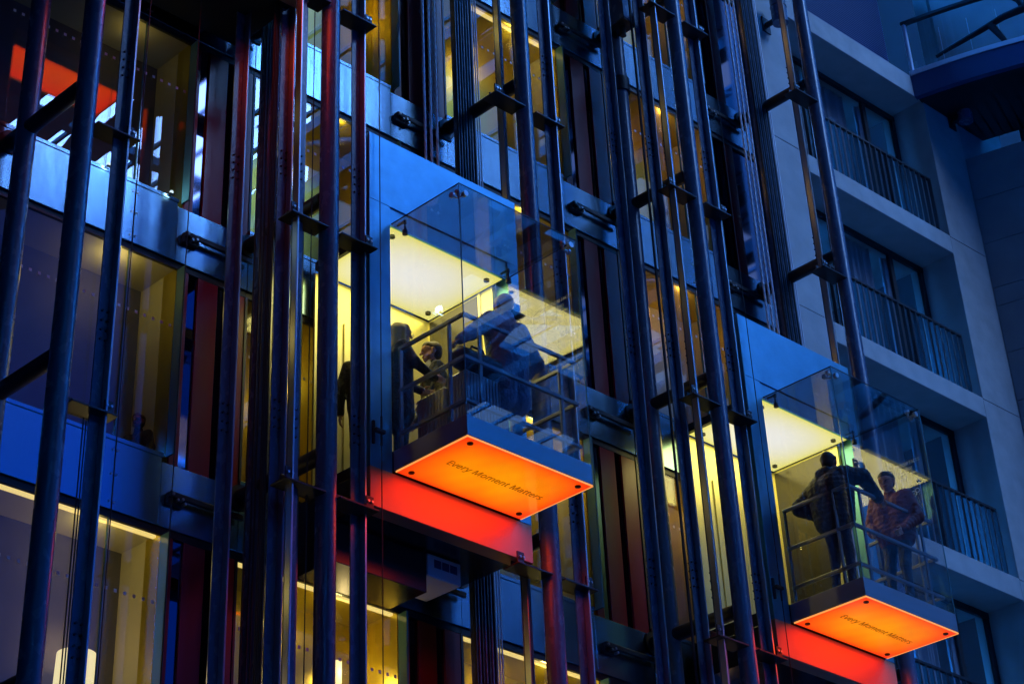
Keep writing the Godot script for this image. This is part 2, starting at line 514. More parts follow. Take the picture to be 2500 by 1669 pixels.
# ------------------------------------------------------------------ concrete hotel wing on the right
func hotel_building() -> void:
	var b := thing("hotel_building", "grey concrete wing with recessed balconies, right of the lifts", "building")
	var zf := ZF
	var xl := 10.24
	var xr := 14.05
	# cast in lifts with open joints, a little uneven
	var ya := 1.64
	while ya < 26.0:
		var yb := ya + 3.06
		obj("wall", box_mesh(Vector3(9.2, ya + 0.006, zf - 0.9), Vector3(xl, yb, zf + rng.randf_range(-0.004, 0.0)), 0.008), M.concrete, b)
		if ya < 21.0:
			var top := yb if yb < 23.0 else 23.27
			obj("pillar", box_mesh(Vector3(xr, ya + 0.006, zf - 0.9), Vector3(15.08, top, zf + rng.randf_range(-0.004, 0.0)), 0.008), M.concrete, b)
		ya = yb
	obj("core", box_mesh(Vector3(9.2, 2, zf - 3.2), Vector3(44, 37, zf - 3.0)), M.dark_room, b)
	for j in 5:
		var yt := 10.84 + 3.06 * j       # top of a slab
		if j == 4: yt = 23.27
		var slab := obj("slab", box_mesh(Vector3(xl + 0.001, yt - (0.35 if j < 4 else 0.45), zf - 2.8), Vector3(xr - 0.001 if j < 4 else 14.0, yt, zf - 0.002), 0.006), M.concrete, b)
		if j == 4: break
		var yc := yt + 3.06 - 0.35
		if j == 3: yc = 22.82
		# sliding window set back behind the balcony
		var zw := zf - 0.65
		var g := Geo.new()
		for xx in [xl + 0.04, 11.55, 13.13, xr - 0.05]:
			g.span(Vector3(xx - 0.05, yt + 0.06, zw - 0.06), Vector3(xx + 0.05, yc - 0.1, zw), 0.004)
		g.span(Vector3(xl + 0.002, yc - 0.098, zw - 0.06), Vector3(xr - 0.002, yc - 0.002, zw + 0.01), 0.004)
		g.span(Vector3(xl + 0.002, yt + 0.002, zw - 0.06), Vector3(xr - 0.002, yt + 0.058, zw), 0.004)
		var w := obj("window", g.mesh(), M.window_frame, b)
		for p in [[xl + 0.09, 11.5], [11.6, 13.08], [13.18, xr - 0.1]]:
			obj("pane", box_mesh(Vector3(p[0], yt + 0.062, zw - 0.045), Vector3(p[1], yc - 0.102, zw - 0.025)), M.coated_glass, w)
		# curtains behind the glass, drawn to different widths
		for p in [[10.4, 11.3 + 0.12 * j], [12.2 - 0.1 * j, 12.9], [13.2, 13.55]]:
			var st := SurfaceTool.new()
			st.begin(Mesh.PRIMITIVE_TRIANGLES)
			var n := 48
			for i in n:
				var u0: float = lerpf(p[0], p[1], float(i) / n)
				var u1: float = lerpf(p[0], p[1], float(i + 1) / n)
				var z0 := zw - 0.25 + 0.035 * sin(u0 * 55.0) + 0.012 * sin(u0 * 131.0)
				var z1 := zw - 0.25 + 0.035 * sin(u1 * 55.0) + 0.012 * sin(u1 * 131.0)
				var nn := Vector3(z0 - z1, 0, u1 - u0).normalized()
				for v in [Vector3(u0, yt, z0), Vector3(u0, yc, z0), Vector3(u1, yc, z1), Vector3(u0, yt, z0), Vector3(u1, yc, z1), Vector3(u1, yt, z1)]:
					st.set_normal(nn)
					st.add_vertex(v)
			obj("curtain", st.commit(), M.curtain, b)
		# railing of upright flat bars
		g = Geo.new()
		g.span(Vector3(xl + 0.08, yt + 1.06, zf - 0.1), Vector3(13.86, yt + 1.1, zf - 0.045), 0.003)
		var rail := obj("railing", g.mesh(), M.railing_paint, b)
		var bar := box_mesh(Vector3(-0.014, 0.002, -0.03), Vector3(0.014, 1.056, 0.03), 0.003)
		for i in 24:
			var o := obj("bar", bar, M.railing_paint, rail)
			o.position = Vector3(13.843 - 0.1545 * i, yt, zf - 0.072)
	# closed louvre above the top slab
	var lg := Geo.new()
	for i in 60:
		lg.box(Vector3(12.1, 23.34 + 0.048 * i, zf - 0.5), Vector3(3.7, 0.022, 0.06))
	obj("louvre", lg.mesh(), M.fascia_blue, b).set_meta("kind", "stuff")
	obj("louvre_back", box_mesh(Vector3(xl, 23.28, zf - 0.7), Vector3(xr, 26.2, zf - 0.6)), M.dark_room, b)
	# drum lamps on the concrete
	for p in [[Vector3(9.62, 22.28, zf), "dark drum lamp on the concrete strip beside the right hand column"], [Vector3(14.86, 22.72, zf), "dark drum lamp on the pillar under the curved balcony"]]:
		var t := thing("wall_lamp", p[1], "wall lamp", p[0], "drum lamps on the concrete wing")
		var g := Geo.new()
		g.box(Vector3(0, 0, 0.012), Vector3(0.2, 0.3, 0.02), 0.004)
		obj("wall_plate", g.mesh(), M.black_steel, t)
		g = Geo.new()
		g.tube(Vector3(0, 0, 0.02), Vector3(0, 0, 0.2), 0.05, 12)
		obj("arm", g.mesh(), M.black_steel, t)
		g = Geo.new()
		g.tube(Vector3(0, -0.12, 0.3), Vector3(0, 0.36, 0.3), 0.13, 24)
		obj("drum", g.mesh(), M.column_paint, t)
		g = Geo.new()
		g.tube(Vector3(0, 0.2, 0.3), Vector3(0, 0.22, 0.3), 0.137, 24)
		obj("ring", g.mesh(), M.black_steel, t)

# ------------------------------------------------------------------ curved end of the atrium
func curve_x(x0: float, z: float) -> float:
	var t := z + 1.4
	return x0 + 0.235 * t + 0.048 * t * t

func curved(x0: float, ya: float, yb: float, za: float, zb: float, thick: float, steps := 24) -> ArrayMesh:
	var g := Geo.new()
	for i in steps:
		var z0 := lerpf(za, zb, float(i) / steps)
		var z1 := lerpf(za, zb, float(i + 1) / steps)
		var p0 := Vector3(curve_x(x0, z0), 0, z0)
		var p1 := Vector3(curve_x(x0, z1), 0, z1)
		var n := Vector3(-(z1 - z0), 0, p1.x - p0.x).normalized()
		var q0 := p0 - n * thick
		var q1 := p1 - n * thick
		var a := Vector3(0, ya, 0)
		var c := Vector3(0, yb, 0)
		g.quad(p0 + a, p1 + a, p1 + c, p0 + c, n)
		g.quad(q0 + a, q1 + a, q1 + c, q0 + c, -n)
		g.quad(p0 + a, p1 + a, q1 + a, q0 + a, Vector3.DOWN)
		g.quad(p0 + c, p1 + c, q1 + c, q0 + c, Vector3.UP)
		if i == 0: g.quad(p0 + a, q0 + a, q0 + c, p0 + c, Vector3.FORWARD)
		if i == steps - 1: g.quad(p1 + a, q1 + a, q1 + c, p1 + c, Vector3.BACK)
	return g.mesh()

func atrium_end() -> void:
	var z1 := 3.2
	var w := thing("end_wall", "curved stone clad end wall with level joints, right of the concrete pillar", "wall")
	var y := 22.03
	var hs := [0.89, 0.89, 0.88, 0.35]
	for i in 22:
		var h: float = hs[i % 4]
		obj("panel", curved(15.085, y - h + 0.012, y, -1.398, z1, 0.06), M.wall_stone, w)
		y -= h
		if y < 8.0: break
	obj("backing", curved(15.15, 6, 21.9, -1.39, z1, 0.2), M.black_steel, w)
	obj("recess", curved(16.4, 21.8, 36, -1.0, 14.0, 0.2), M.dark_room, w)
	obj("return", box_mesh(Vector3(14.9, 2, -1.7), Vector3(16.5, 36, -1.42)), M.wall_stone, w)
	var b := thing("curved_balcony", "curved balcony with glass balustrade and blue fascia at the top right corner", "balcony")
	obj("fascia", curved(13.79, 22.8, 23.25, -1.395, z1, 0.12), M.fascia_blue, b)
	obj("cap", curved(13.775, 23.255, 23.35, -1.395, z1, 0.16), M.cap_metal, b)
	obj("soffit", curved(13.92, 22.8, 22.9, -1.395, z1, 1.9), M.black_steel, b)
	obj("handrail", curved(13.78, 24.4, 24.46, -1.395, z1, 0.09), M.black_steel, b)
	var g := Geo.new()
	g.span(Vector3(13.8, 23.35, -1.39), Vector3(13.86, 24.4, -1.33), 0.004)
	obj("end_post", g.mesh(), M.cap_metal, b)
	for i in 3:
		var za := -1.31 + 1.5 * i
		var st := SurfaceTool.new()
		st.begin(Mesh.PRIMITIVE_TRIANGLES)
		var n := 12
		for s in n:
			var a := lerpf(za, za + 1.49, float(s) / n)
			var c := lerpf(za, za + 1.49, float(s + 1) / n)
			var p0 := Vector3(curve_x(13.83, a), 0, a)
			var p1 := Vector3(curve_x(13.83, c), 0, c)
			var nn := Vector3(-(c - a), 0, p1.x - p0.x).normalized()
			for v in [p0 + Vector3(0, 23.36, 0), p0 + Vector3(0, 24.39, 0), p1 + Vector3(0, 24.39, 0), p0 + Vector3(0, 23.36, 0), p1 + Vector3(0, 24.39, 0), p1 + Vector3(0, 23.36, 0)]:
				st.set_normal(nn)
				st.add_vertex(v)
		obj("glass_panel", st.commit(), M.coated_glass, b)
	obj("back_wall", curved(14.9, 23.3, 36, -1.36, 8.0, 0.1), M.wall_stone, b)
	# added branches and pale beads stand in for reflections in the glass
	var t := thing("reflection_tree", "dark branches put in for a bare tree reflected in the curved glass", "tree", Vector3(14.6, 23.35, 0.1))
	var f := Vector3(0.1, 0.75, 0.5)
	g = Geo.new()
	g.path([Vector3(0.35, 0, 0.75), Vector3(0.3, 0.35, 0.62), f], 0.07, 0.06)
	obj("trunk", g.mesh(), M.branch, t)
	for pts in [[f, Vector3(0.0, 0.72, 0.1), Vector3(-0.12, 0.6, -0.4), Vector3(-0.25, 0.48, -0.9), Vector3(-0.3, 0.42, -1.2)], [f, Vector3(0.15, 1.0, 0.62), Vector3(0.2, 1.5, 0.7)], [f, Vector3(0.1, 1.0, 0.4), Vector3(0.0, 1.25, 0.15), Vector3(-0.05, 1.35, -0.2)], [Vector3(-0.05, 0.66, -0.15), Vector3(0.0, 0.3, 0.0), Vector3(0.05, 0.02, 0.1)], [f, Vector3(0.25, 1.1, 0.9), Vector3(0.35, 1.6, 1.0)]]:
		g = Geo.new()
		g.path(pts, 0.075, 0.03)
		obj("branch", g.mesh(), M.branch, t)
	for i in 4:
		var zz := -0.95 + 0.5 * i
		var s := thing("glint_string", "pale beads put in for a reflected string of small lights, %s" % ordinal(i, "from the left"), "bead string", Vector3(curve_x(14.2, zz), 23.36, zz), "pale beads for light strings reflected in the curved glass")
		g = Geo.new()
		for kk in 34:
			g.box(Vector3(0, 0.03 * kk, 0), Vector3(0.012, 0.018, 0.012), 0.003)
		obj("beads", g.mesh(), M.white_dot, s).set_meta("kind", "stuff")

# ------------------------------------------------------------------ steel columns, struts, rails
func columns() -> void:
	var where := ["far left", "left of the nearer lift", "right of the nearer lift", "left of the farther lift", "right of the farther lift"]
	for k in 5:
		var x: float = XC[k]
		var t := thing("lift_column", "pair of round blue grey steel columns with cross struts, %s" % where[k], "column", Vector3(x, 0, 0), "column pairs that carry the lift rails")
		var g := Geo.new()
		g.tube(Vector3(0, 0, 0), Vector3(0, 30, 0), 0.108, 40)
		obj("front_tube", g.mesh(), M.column_paint, t)
		g = Geo.new()
		g.tube(Vector3(0, 0, -1.1), Vector3(0, 30, -1.1), 0.108, 40)
		obj("back_tube", g.mesh(), M.column_paint, t)
		for j in range(-1, 5):
			var y := 10.77 + 3.045 * j
			g = Geo.new()
			g.tube(Vector3(0, y, -0.09), Vector3(0, y, -1.02), 0.085, 24)
			g.tube(Vector3(0, y, -1.18), Vector3(0, y, ZF + 0.02), 0.085, 24)
			g.tube(Vector3(0, y, ZF + 0.02), Vector3(0, y, ZF + 0.002), 0.14, 24)
			obj("strut", g.mesh(), M.black_steel, t)
			# bar that ties the back tube to the spandrel
			var yt := FLOOR - 0.4 + STOREY * j
			if k > 0:
				g = Geo.new()
				g.span(Vector3(-0.93, yt - 0.03, ZF + 0.05), Vector3(0.0, yt + 0.03, ZF + 0.09), 0.004)
				g.span(Vector3(-0.93, yt - 0.09, ZF + 0.002), Vector3(-0.72, yt + 0.03, ZF + 0.048), 0.004)
				var bar := obj("tie_bar", g.mesh(), M.black_steel, t)
				g = Geo.new()
				for q in [Vector3(-0.9, 0.0, 0), Vector3(-0.84, -0.05, 0), Vector3(-0.78, -0.03, 0), Vector3(-0.75, -0.07, 0)]:
					g.tube(q + Vector3(0, yt, ZF + 0.04), q + Vector3(0, yt, ZF + 0.105), 0.016, 8)
				obj("bolt", g.mesh(), M.bolt, bar)
			# shelf brackets that hold the rails on either side
			var yb := y - 0.5
			for s in [-1.0, 1.0]:
				if k == 0 and s < 0 or k == 4 and s > 0: continue
				g = Geo.new()
				g.span(Vector3(s * 0.09, yb, -0.13), Vector3(s * 0.6, yb + 0.02, 0.12), 0.004)
				g.obox(Vector3(s * 0.3, yb + 0.075, -0.1), Vector3(0.2, 0, 0), Vector3(0, 0.075, 0), Vector3(0, 0, 0.012), 0.003)
				g.obox(Vector3(s * 0.52, yb + 0.09, 0.06), Vector3(0.05, 0, 0), Vector3(0, 0.07, 0), Vector3(0, 0, 0.01), 0.003)
				var br := obj("bracket", g.mesh(), M.black_steel, t)
				g = Geo.new()
				for q in 2:
					g.tube(Vector3(s * (0.49 + 0.05 * q), yb + 0.1, 0.07), Vector3(s * (0.49 + 0.05 * q), yb + 0.1, 0.09), 0.014, 8)
				obj("bolt", g.mesh(), M.bolt, br)
	# guide rails, one on either side of a front tube
	for k in 5:
		for s in [-1.0, 1.0]:
			if k == 0 and s < 0 or k == 4 and s > 0: continue
			var off := Vector3(s * 0.43, 0, 0)
			if (k == 2 or k == 4) and s < 0: off = Vector3(-0.13, 0, -0.26)
			if (k == 1 or k == 3) and s > 0: off = Vector3(0.48, 0, -0.1)
			guide_rail(Vector3(XC[k], 0, 0) + off, s, "steel guide rail on the %s of the column pair %s" % ["left" if s < 0 else "right", where[k]])
	# the counterweight rails, deeper in
	for p in [[Vector3(4.62, 0, -0.62), 1.0, "slim guide rail deep left of the farther lift, nearest the red panels"], [Vector3(5.06, 0, -0.35), 1.0, "slim guide rail between ropes and column left of the farther lift"], [Vector3(5.72, 0, -0.85), -1.0, "slim guide rail behind the struts left of the farther lift"], [Vector3(-1.62, 0, -0.75), 1.0, "slim guide rail deep left of the nearer lift, nearest the windows"], [Vector3(-1.27, 0, -0.35), 1.0, "slim guide rail between ropes and column left of the nearer lift"], [Vector3(-0.62, 0, -0.85), -1.0, "slim guide rail behind the struts left of the nearer lift"]]:
		guide_rail(p[0], p[1], p[2])

func guide_rail(at: Vector3, s: float, label: String) -> void:
	var t := thing("guide_rail", label, "guide rail", at, "guide rails of the lifts")
	var g := Geo.new()
	g.span(Vector3(-0.07, 0, -0.015), Vector3(0.07, 30, 0.0))
	obj("web", g.mesh(), M.column_paint, t)
	g = Geo.new()
	g.span(Vector3(s * 0.045, 0, 0.001), Vector3(s * 0.07, 30, 0.085), 0.004)
	obj("blade", g.mesh(), M.rail_steel, t)
	for j in 6:
		var y := 7.6 + 3.045 * j + (0.35 if s > 0 else 0.1)
		g = Geo.new()
		g.span(Vector3(-0.05, y, -0.03), Vector3(0.05, y + 0.42, -0.0155), 0.003)
		for q in 4:
			for e in [-0.03, 0.03]:
				g.tube(Vector3(e, y + 0.06 + 0.1 * q, -0.05), Vector3(e, y + 0.06 + 0.1 * q, 0.02), 0.013, 6)
		obj("splice_plate", g.mesh(), M.black_steel, t)

# ------------------------------------------------------------------ ropes, ducts, counterweight
func rope(called: String, label: String, x: float, z: float, y0: float, y1: float, r: float, m: Material, group: String) -> void:
	var g := Geo.new()
	var turns := 0
	if r > 0.011:
		# laid wire rope: three strands twisted
		var n := int((y1 - y0) / 0.05)
		for s in 3:
			for i in n:
				var a0 := i * 0.9 + s * TAU / 3.0
				var a1 := (i + 1) * 0.9 + s * TAU / 3.0
				var p0 := Vector3(cos(a0) * r * 0.5, y0 + (y1 - y0) * i / n, sin(a0) * r * 0.5)
				var p1 := Vector3(cos(a1) * r * 0.5, y0 + (y1 - y0) * (i + 1) / n, sin(a1) * r * 0.5)
				g.tube(p0, p1, r * 0.62, 5, -1.0, false)
	else:
		g.tube(Vector3(0, y0, 0), Vector3(0, y1, 0), r, 8)
	var o := obj(numbered(called), g.mesh(), m, self)
	o.position = Vector3(x, 0, z)
	o.set_meta("label", label)
	o.set_meta("category", "rope")
	o.set_meta("group", group)

func ropes_and_weights() -> void:
	# suspension ropes above the lifts
	for L in [[0.0, "nearer"], [6.352, "farther"]]:
		for i in 3:
			rope("lift_rope", "twisted steel suspension rope above the %s lift, %s" % [L[1], ordinal(i, "from the left")], L[0] + 1.02 + 0.1 * i, -0.5, 14.93, 30.0, 0.017, M.rope_steel, "suspension ropes of the lifts")
	# ropes of the counterweights
	for L in [[5.02, "farther"], [-1.31, "nearer"]]:
		for i in 4:
			rope("counterweight_rope", "dark counterweight rope left of the %s lift, %s" % [L[1], ordinal(i, "from the left")], L[0] - 0.18 + 0.045 * i, -0.3 - 0.03 * i, 2.0, 30.0, 0.009, M.rope_dark, "counterweight ropes")
	for i in 5:
		rope("hanging_cable", "thin cable in the dark bundle left of the nearer lift, %s" % ordinal(i, "from the left"), -1.16 + 0.06 * i, -0.95 + 0.02 * (i % 2), 2.0, 30.0, 0.01, M.rope_dark, "cables of the dark bundle")
	rope("governor_rope", "hair thin rope running down in front of the lobby windows", -2.32, -0.6, 2, 30, 0.006, M.rope_dark, "governor ropes")
	rope("governor_rope", "hair thin rope before the red panel left of the farther ribbed duct", 6.62, -0.9, 2, 30, 0.006, M.rope_steel, "governor ropes")
	rope("governor_rope", "hair thin rope between bright rail and column left of the nearer lift", -1.1, -0.05, 2, 30, 0.006, M.rope_dark, "governor ropes")
	for i in 2:
		rope("trailing_rope", "short black rope hanging under the lowest bracket at the far left, %s" % ordinal(i, "from the left"), -3.78 + 0.03 * i, 0.02, 2.0, 10.2, 0.007, M.rope_dark, "ropes under the bracket at the far left")
	# ribbed cable ducts on the back tubes
	for p in [[2.12, "nearer"], [8.47, "farther"]]:
		var t := thing("cable_duct", "ribbed dark cable duct beside the back column right of the %s lift" % p[1], "cable duct", Vector3(p[0], 0, -0.92), "ribbed cable ducts")
		var g := Geo.new()
		g.span(Vector3(-0.16, 2, -0.05), Vector3(0.16, 30, 0.0))
		obj("tray", g.mesh(), M.column_paint, t)
		for i in 7:
			g = Geo.new()
			g.span(Vector3(-0.16 + 0.048 * i, 2, 0.001), Vector3(-0.138 + 0.048 * i, 30, 0.035), 0.004)
			obj("rib", g.mesh(), M.column_paint if i % 2 else M.black_steel, t)
		for i in 3:
			g = Geo.new()
			g.tube(Vector3(0.2 + 0.04 * i, 2, -0.02), Vector3(0.2 + 0.04 * i, 30, -0.02), 0.01, 8)
			obj("cable", g.mesh(), M.rope_steel, t)
	# counterweight hanging high left of the farther lift
	var c := thing("counterweight", "dark boxed counterweight hanging at the top, left of the farther lift's column", "counterweight", Vector3(5.27, 19.72, -0.87))
	var g := Geo.new()
	g.span(Vector3(-0.15, 0.02, -0.22), Vector3(0.15, 2.6, 0.22), 0.008)
	obj("casing", g.mesh(), M.column_paint, c)
	g = Geo.new()
	g.span(Vector3(-0.14, -0.002, -0.21), Vector3(0.14, 0.018, 0.21))
	g.tube(Vector3(0, -0.16, 0.05), Vector3(0, -0.004, 0.05), 0.05, 12)
	g.tube(Vector3(0, -0.1, -0.1), Vector3(0, -0.004, -0.1), 0.03, 12)
	obj("buffer_plate", g.mesh(), M.black_steel, c)
	g = Geo.new()
	g.tube(Vector3(0.16, -0.95, -0.23), Vector3(0.16, -0.72, -0.23), 0.14, 24)
	obj("collar", g.mesh(), M.black_steel, c)

# ------------------------------------------------------------------ the lifts
func make_lift(called: String, label: String, at: Vector3) -> Node3D:
	var t := thing(called, label, "lift", at, "glass lifts with orange lit undersides")
	var D := 1.104
	var W := 1.8
	var fl := 0.248
	var top := 2.989
	# portal frame: header, jambs, apron
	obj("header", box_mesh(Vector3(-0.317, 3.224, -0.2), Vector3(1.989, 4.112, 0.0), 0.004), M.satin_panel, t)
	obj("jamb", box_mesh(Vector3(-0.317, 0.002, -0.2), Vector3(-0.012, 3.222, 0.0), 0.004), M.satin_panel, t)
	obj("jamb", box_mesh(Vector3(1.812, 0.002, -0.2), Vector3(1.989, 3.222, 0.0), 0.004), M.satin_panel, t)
	obj("apron", box_mesh(Vector3(-0.317, -0.43, -0.2), Vector3(1.989, 0.0, -0.001), 0.004), M.apron_panel, t)
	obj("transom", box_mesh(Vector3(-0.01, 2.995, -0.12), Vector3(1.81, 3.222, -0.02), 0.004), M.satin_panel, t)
	# cabin behind the portal
	var zc := -1.3
	obj("ceiling_shell", box_mesh(Vector3(-0.01, 2.99, zc), Vector3(1.81, 3.1, -0.21)), M.black_steel, t)
	obj("ceiling_light", sheet(Vector3(0.02, 2.972, zc + 0.02), Vector3(1.72, 0, 0), Vector3(0, 0, -zc - 0.04), Vector3.DOWN), M.ceiling_glow, t)
	var al := AreaLight3D.new()
	al.name = "ceiling_lamp"
	al.area_size = Vector2(1.66, 1.2)
	al.light_energy = 3.0
	al.light_color = lin(1.0, 0.86, 0.22)
	al.shadow_enabled = true
	al.area_range = 20.0
	t.add_child(al)
	al.position = Vector3(0.88, 2.95, zc * 0.5)
	al.rotation_degrees = Vector3(-90, 0, 0)
	var g := Geo.new()
	for q in [Vector3(1.6, 0, -0.14), Vector3(0.14, 0, -0.14), Vector3(1.6, 0, -1.14), Vector3(0.14, 0, -1.14)]:
		g.tube(q + Vector3(0, 2.945, 0), q + Vector3(0, 2.97, 0), 0.035, 16)
	obj("ceiling_stud", g.mesh(), M.black_steel, t)
	obj("side_wall", box_mesh(Vector3(1.75, fl, zc), Vector3(1.8, 2.96, -0.205)), M.cabin_metal, t)
	obj("wall_mirror", box_mesh(Vector3(1.738, fl + 0.3, zc + 0.03), Vector3(1.749, 2.93, -0.45), 0.002), M.cabin_dark, t)
	obj("wall_trim", box_mesh(Vector3(1.735, fl, -0.44), Vector3(1.749, 2.96, -0.4), 0.003), M.cabin_metal, t)
	obj("back_wall", box_mesh(Vector3(0.0, fl, zc - 0.03), Vector3(1.8, 2.96, zc)), M.cabin_metal, t)
	obj("door", box_mesh(Vector3(0.42, fl + 0.01, zc + 0.001), Vector3(0.94, 2.45, zc + 0.02), 0.003), M.cabin_metal, t)
	obj("door", box_mesh(Vector3(0.945, fl + 0.01, zc + 0.001), Vector3(1.46, 2.45, zc + 0.02), 0.003), M.cabin_metal, t)
	obj("side_glass", box_mesh(Vector3(0.0, fl, zc), Vector3(0.0, 2.96, -0.22)), M.clear_glass, t)
	obj("floor", box_mesh(Vector3(0.0, 0.03, zc), Vector3(1.8, fl, -0.001)), M.cabin_dark, t)
	obj("cabin_sill", box_mesh(Vector3(-0.1, 0.03, zc), Vector3(-0.004, fl, -0.205)), M.black_steel, t)
	obj("undercarriage", box_mesh(Vector3(-0.25, -0.36, zc), Vector3(1.95, 0.02, -0.21), 0.01), M.cabin_dark, t)
	# control panel with round buttons on the side wall
	var panel := obj("control_panel", box_mesh(Vector3(1.725, fl + 0.75, -0.36), Vector3(1.749, fl + 1.5, -0.24), 0.004), M.stainless, t)
	g = Geo.new()
	for i in 8:
		g.tube(Vector3(1.712, fl + 0.82 + 0.085 * i, -0.3), Vector3(1.725, fl + 0.82 + 0.085 * i, -0.3), 0.018, 10)
	obj("button", g.mesh(), M.white_dot, panel)
	# glass box in front: three walls and a roof, edges, fittings
	var panes := {"front_glass": [Vector3(0.006, fl, D - 0.006), Vector3(W - 0.006, top - 0.006, D - 0.006)], "left_glass": [Vector3(0.0, fl, 0.004), Vector3(0.0, top - 0.006, D - 0.012)], "right_glass": [Vector3(W, fl, 0.004), Vector3(W, top - 0.006, D - 0.012)], "roof_glass": [Vector3(0.006, top, 0.004), Vector3(W - 0.006, top, D - 0.012)]}
	for n in panes:
		var a: Vector3 = panes[n][0]
		var b: Vector3 = panes[n][1]
		var e := b - a
		var th := Vector3(0.005 if e.x < 1e-6 else 0.0, 0.005 if e.y < 1e-6 else 0.0, 0.005 if e.z < 1e-6 else 0.0)
		obj(n, box_mesh(a - th, b + th), M.tinted_glass if n == "roof_glass" else M.clear_glass, t)
	for x in [0.0, W]:
		obj("glass_corner", box_mesh(Vector3(x - 0.006, fl, D - 0.008), Vector3(x + 0.006, top, D + 0.004), 0.002), M.glass_edge, t)
	g = Geo.new()
	g.span(Vector3(-0.006, top + 0.001, D - 0.008), Vector3(W + 0.006, top + 0.013, D + 0.004), 0.002)
	g.span(Vector3(-0.006, top + 0.001, 0.004), Vector3(0.006, top + 0.013, D - 0.009), 0.002)
	g.span(Vector3(W - 0.006, top + 0.001, 0.004), Vector3(W + 0.006, top + 0.013, D - 0.009), 0.002)
	obj("roof_edge", g.mesh(), M.black_steel, t)
	for q in [Vector3(0.1, top, 0.12), Vector3(W - 0.1, top, 0.12)]:
		g = Geo.new()
		g.tube(q + Vector3(0, -0.14, 0), q + Vector3(0, -0.09, 0), 0.032, 16)
		g.tube(q + Vector3(0, -0.09, 0), q + Vector3(0, -0.01, 0), 0.011, 10)
		g.tube(q + Vector3(0, 0.03, -0.12), q + Vector3(0, 0.03, 0.02), 0.014, 10)
		g.tube(q + Vector3(0, 0.0, 0), q + Vector3(0, 0.04, 0), 0.02, 10)
		obj("roof_clamp", g.mesh(), M.black_steel, t)
	for x in [0.09, W - 0.09]:
		g = Geo.new()
		var s := 1.0 if x < 1.0 else -1.0
		g.tube(Vector3(x, top - 0.09, D - 0.03), Vector3(x, top - 0.09, D + 0.015), 0.034, 20)
		g.tube(Vector3(x - s * 0.1, top - 0.09, D - 0.12), Vector3(x - s * 0.07, top - 0.09, D - 0.12), 0.032, 16)
		g.tube(Vector3(x, top - 0.03, D - 0.12), Vector3(x, top + 0.008, D - 0.12), 0.032, 16)
		g.path([Vector3(x, top - 0.09, D - 0.03), Vector3(x, top - 0.09, D - 0.12), Vector3(x - s * 0.07, top - 0.09, D - 0.12)], 0.012, 0.012)
		g.tube(Vector3(x, top - 0.09, D - 0.12), Vector3(x, top - 0.03, D - 0.12), 0.012, 8)
		obj("corner_fitting", g.mesh(), M.bolt, t)
	# floor plate with its glowing underside
	obj("fascia", box_mesh(Vector3(0.0, 0.022, 0.001), Vector3(W, fl, D), 0.003), M.fascia_metal, t)
	var pl := obj("light_panel", sheet(Vector3(0.012, 0.006, 0.03), Vector3(W - 0.024, 0, 0), Vector3(0, 0, D - 0.042), Vector3.DOWN), M.plate_glow, t)
	var lip := Geo.new()
	lip.span(Vector3(0, 0.0, D - 0.01), Vector3(W, 0.02, D - 0.002), 0.002)
	lip.span(Vector3(0.002, 0.0, 0.03), Vector3(0.01, 0.02, D - 0.011), 0.002)
	lip.span(Vector3(W - 0.01, 0.0, 0.03), Vector3(W - 0.002, 0.02, D - 0.011), 0.002)
	obj("panel_light_edge", lip.mesh(), M.edge_glow, t)
	g = Geo.new()
	for x in [0.13, W - 0.13]:
		for z in [0.13, D - 0.1]:
			g.tube(Vector3(x, -0.006, z), Vector3(x, 0.005, z), 0.033, 20)
			g.tube(Vector3(x, -0.012, z), Vector3(x, -0.006, z), 0.018, 12)
	obj("panel_stud", g.mesh(), M.plate_stud, t)
	var tx := MeshInstance3D.new()
	tx.name = "lettering"
	tx.mesh = text_mesh("Every Moment Matters", 0.132, 0.003)
	tx.mesh.surface_set_material(0, M.print_dark)
	pl.add_child(tx)
	tx.transform = Transform3D(Basis(Vector3(1, 0, 0), Vector3(0, 0, 1), Vector3(0, -1, 0)), Vector3(0.92, 0.002, 0.555))
	var ol := AreaLight3D.new()
	ol.name = "panel_lamp"
	ol.area_size = Vector2(W - 0.1, D - 0.12)
	ol.light_energy = 2.0
	ol.light_color = lin(1.0, 0.02, 0.0)
	ol.shadow_enabled = true
	ol.area_range = 30.0
	t.add_child(ol)
	ol.position = Vector3(W * 0.5, -0.02, D * 0.5)
	ol.rotation_degrees = Vector3(-90, 0, 0)
	# railing inside the glass
	var hs := [1.2, 0.705, 0.21]
	var posts := [Vector3(0.08, fl, 0.045), Vector3(0.08, fl, 0.8), Vector3(0.297, fl, D - 0.08), Vector3(1.491, fl, D - 0.08), Vector3(1.72, fl, 0.8), Vector3(1.72, fl, 0.045)]
	var post_mesh := box_mesh(Vector3(-0.022, 0, -0.012), Vector3(0.022, 1.18, 0.012), 0.003)
	for p in posts:
		obj("railing_post", post_mesh, M.rail_paint, t).position = p
	for h in hs:
		obj("rail", box_mesh(Vector3(0.06, fl + h - 0.02, D - 0.1), Vector3(1.74, fl + h + 0.02, D - 0.06), 0.004), M.rail_paint, t)
		obj("rail", box_mesh(Vector3(0.06, fl + h - 0.02, 0.02), Vector3(0.1, fl + h + 0.02, D - 0.101), 0.004), M.rail_paint, t)
		obj("rail", box_mesh(Vector3(1.7, fl + h - 0.02, 0.02), Vector3(1.74, fl + h + 0.02, D - 0.101), 0.004), M.rail_paint, t)
	glass_print(t)
	# thin rope with its turnbuckle in front of the jamb
	g = Geo.new()
	g.tube(Vector3(-0.214, -9, 0.06), Vector3(-0.214, 14, 0.06), 0.006, 6)
	var gr := obj("jamb_rope", g.mesh(), M.rope_dark, t)
	g = Geo.new()
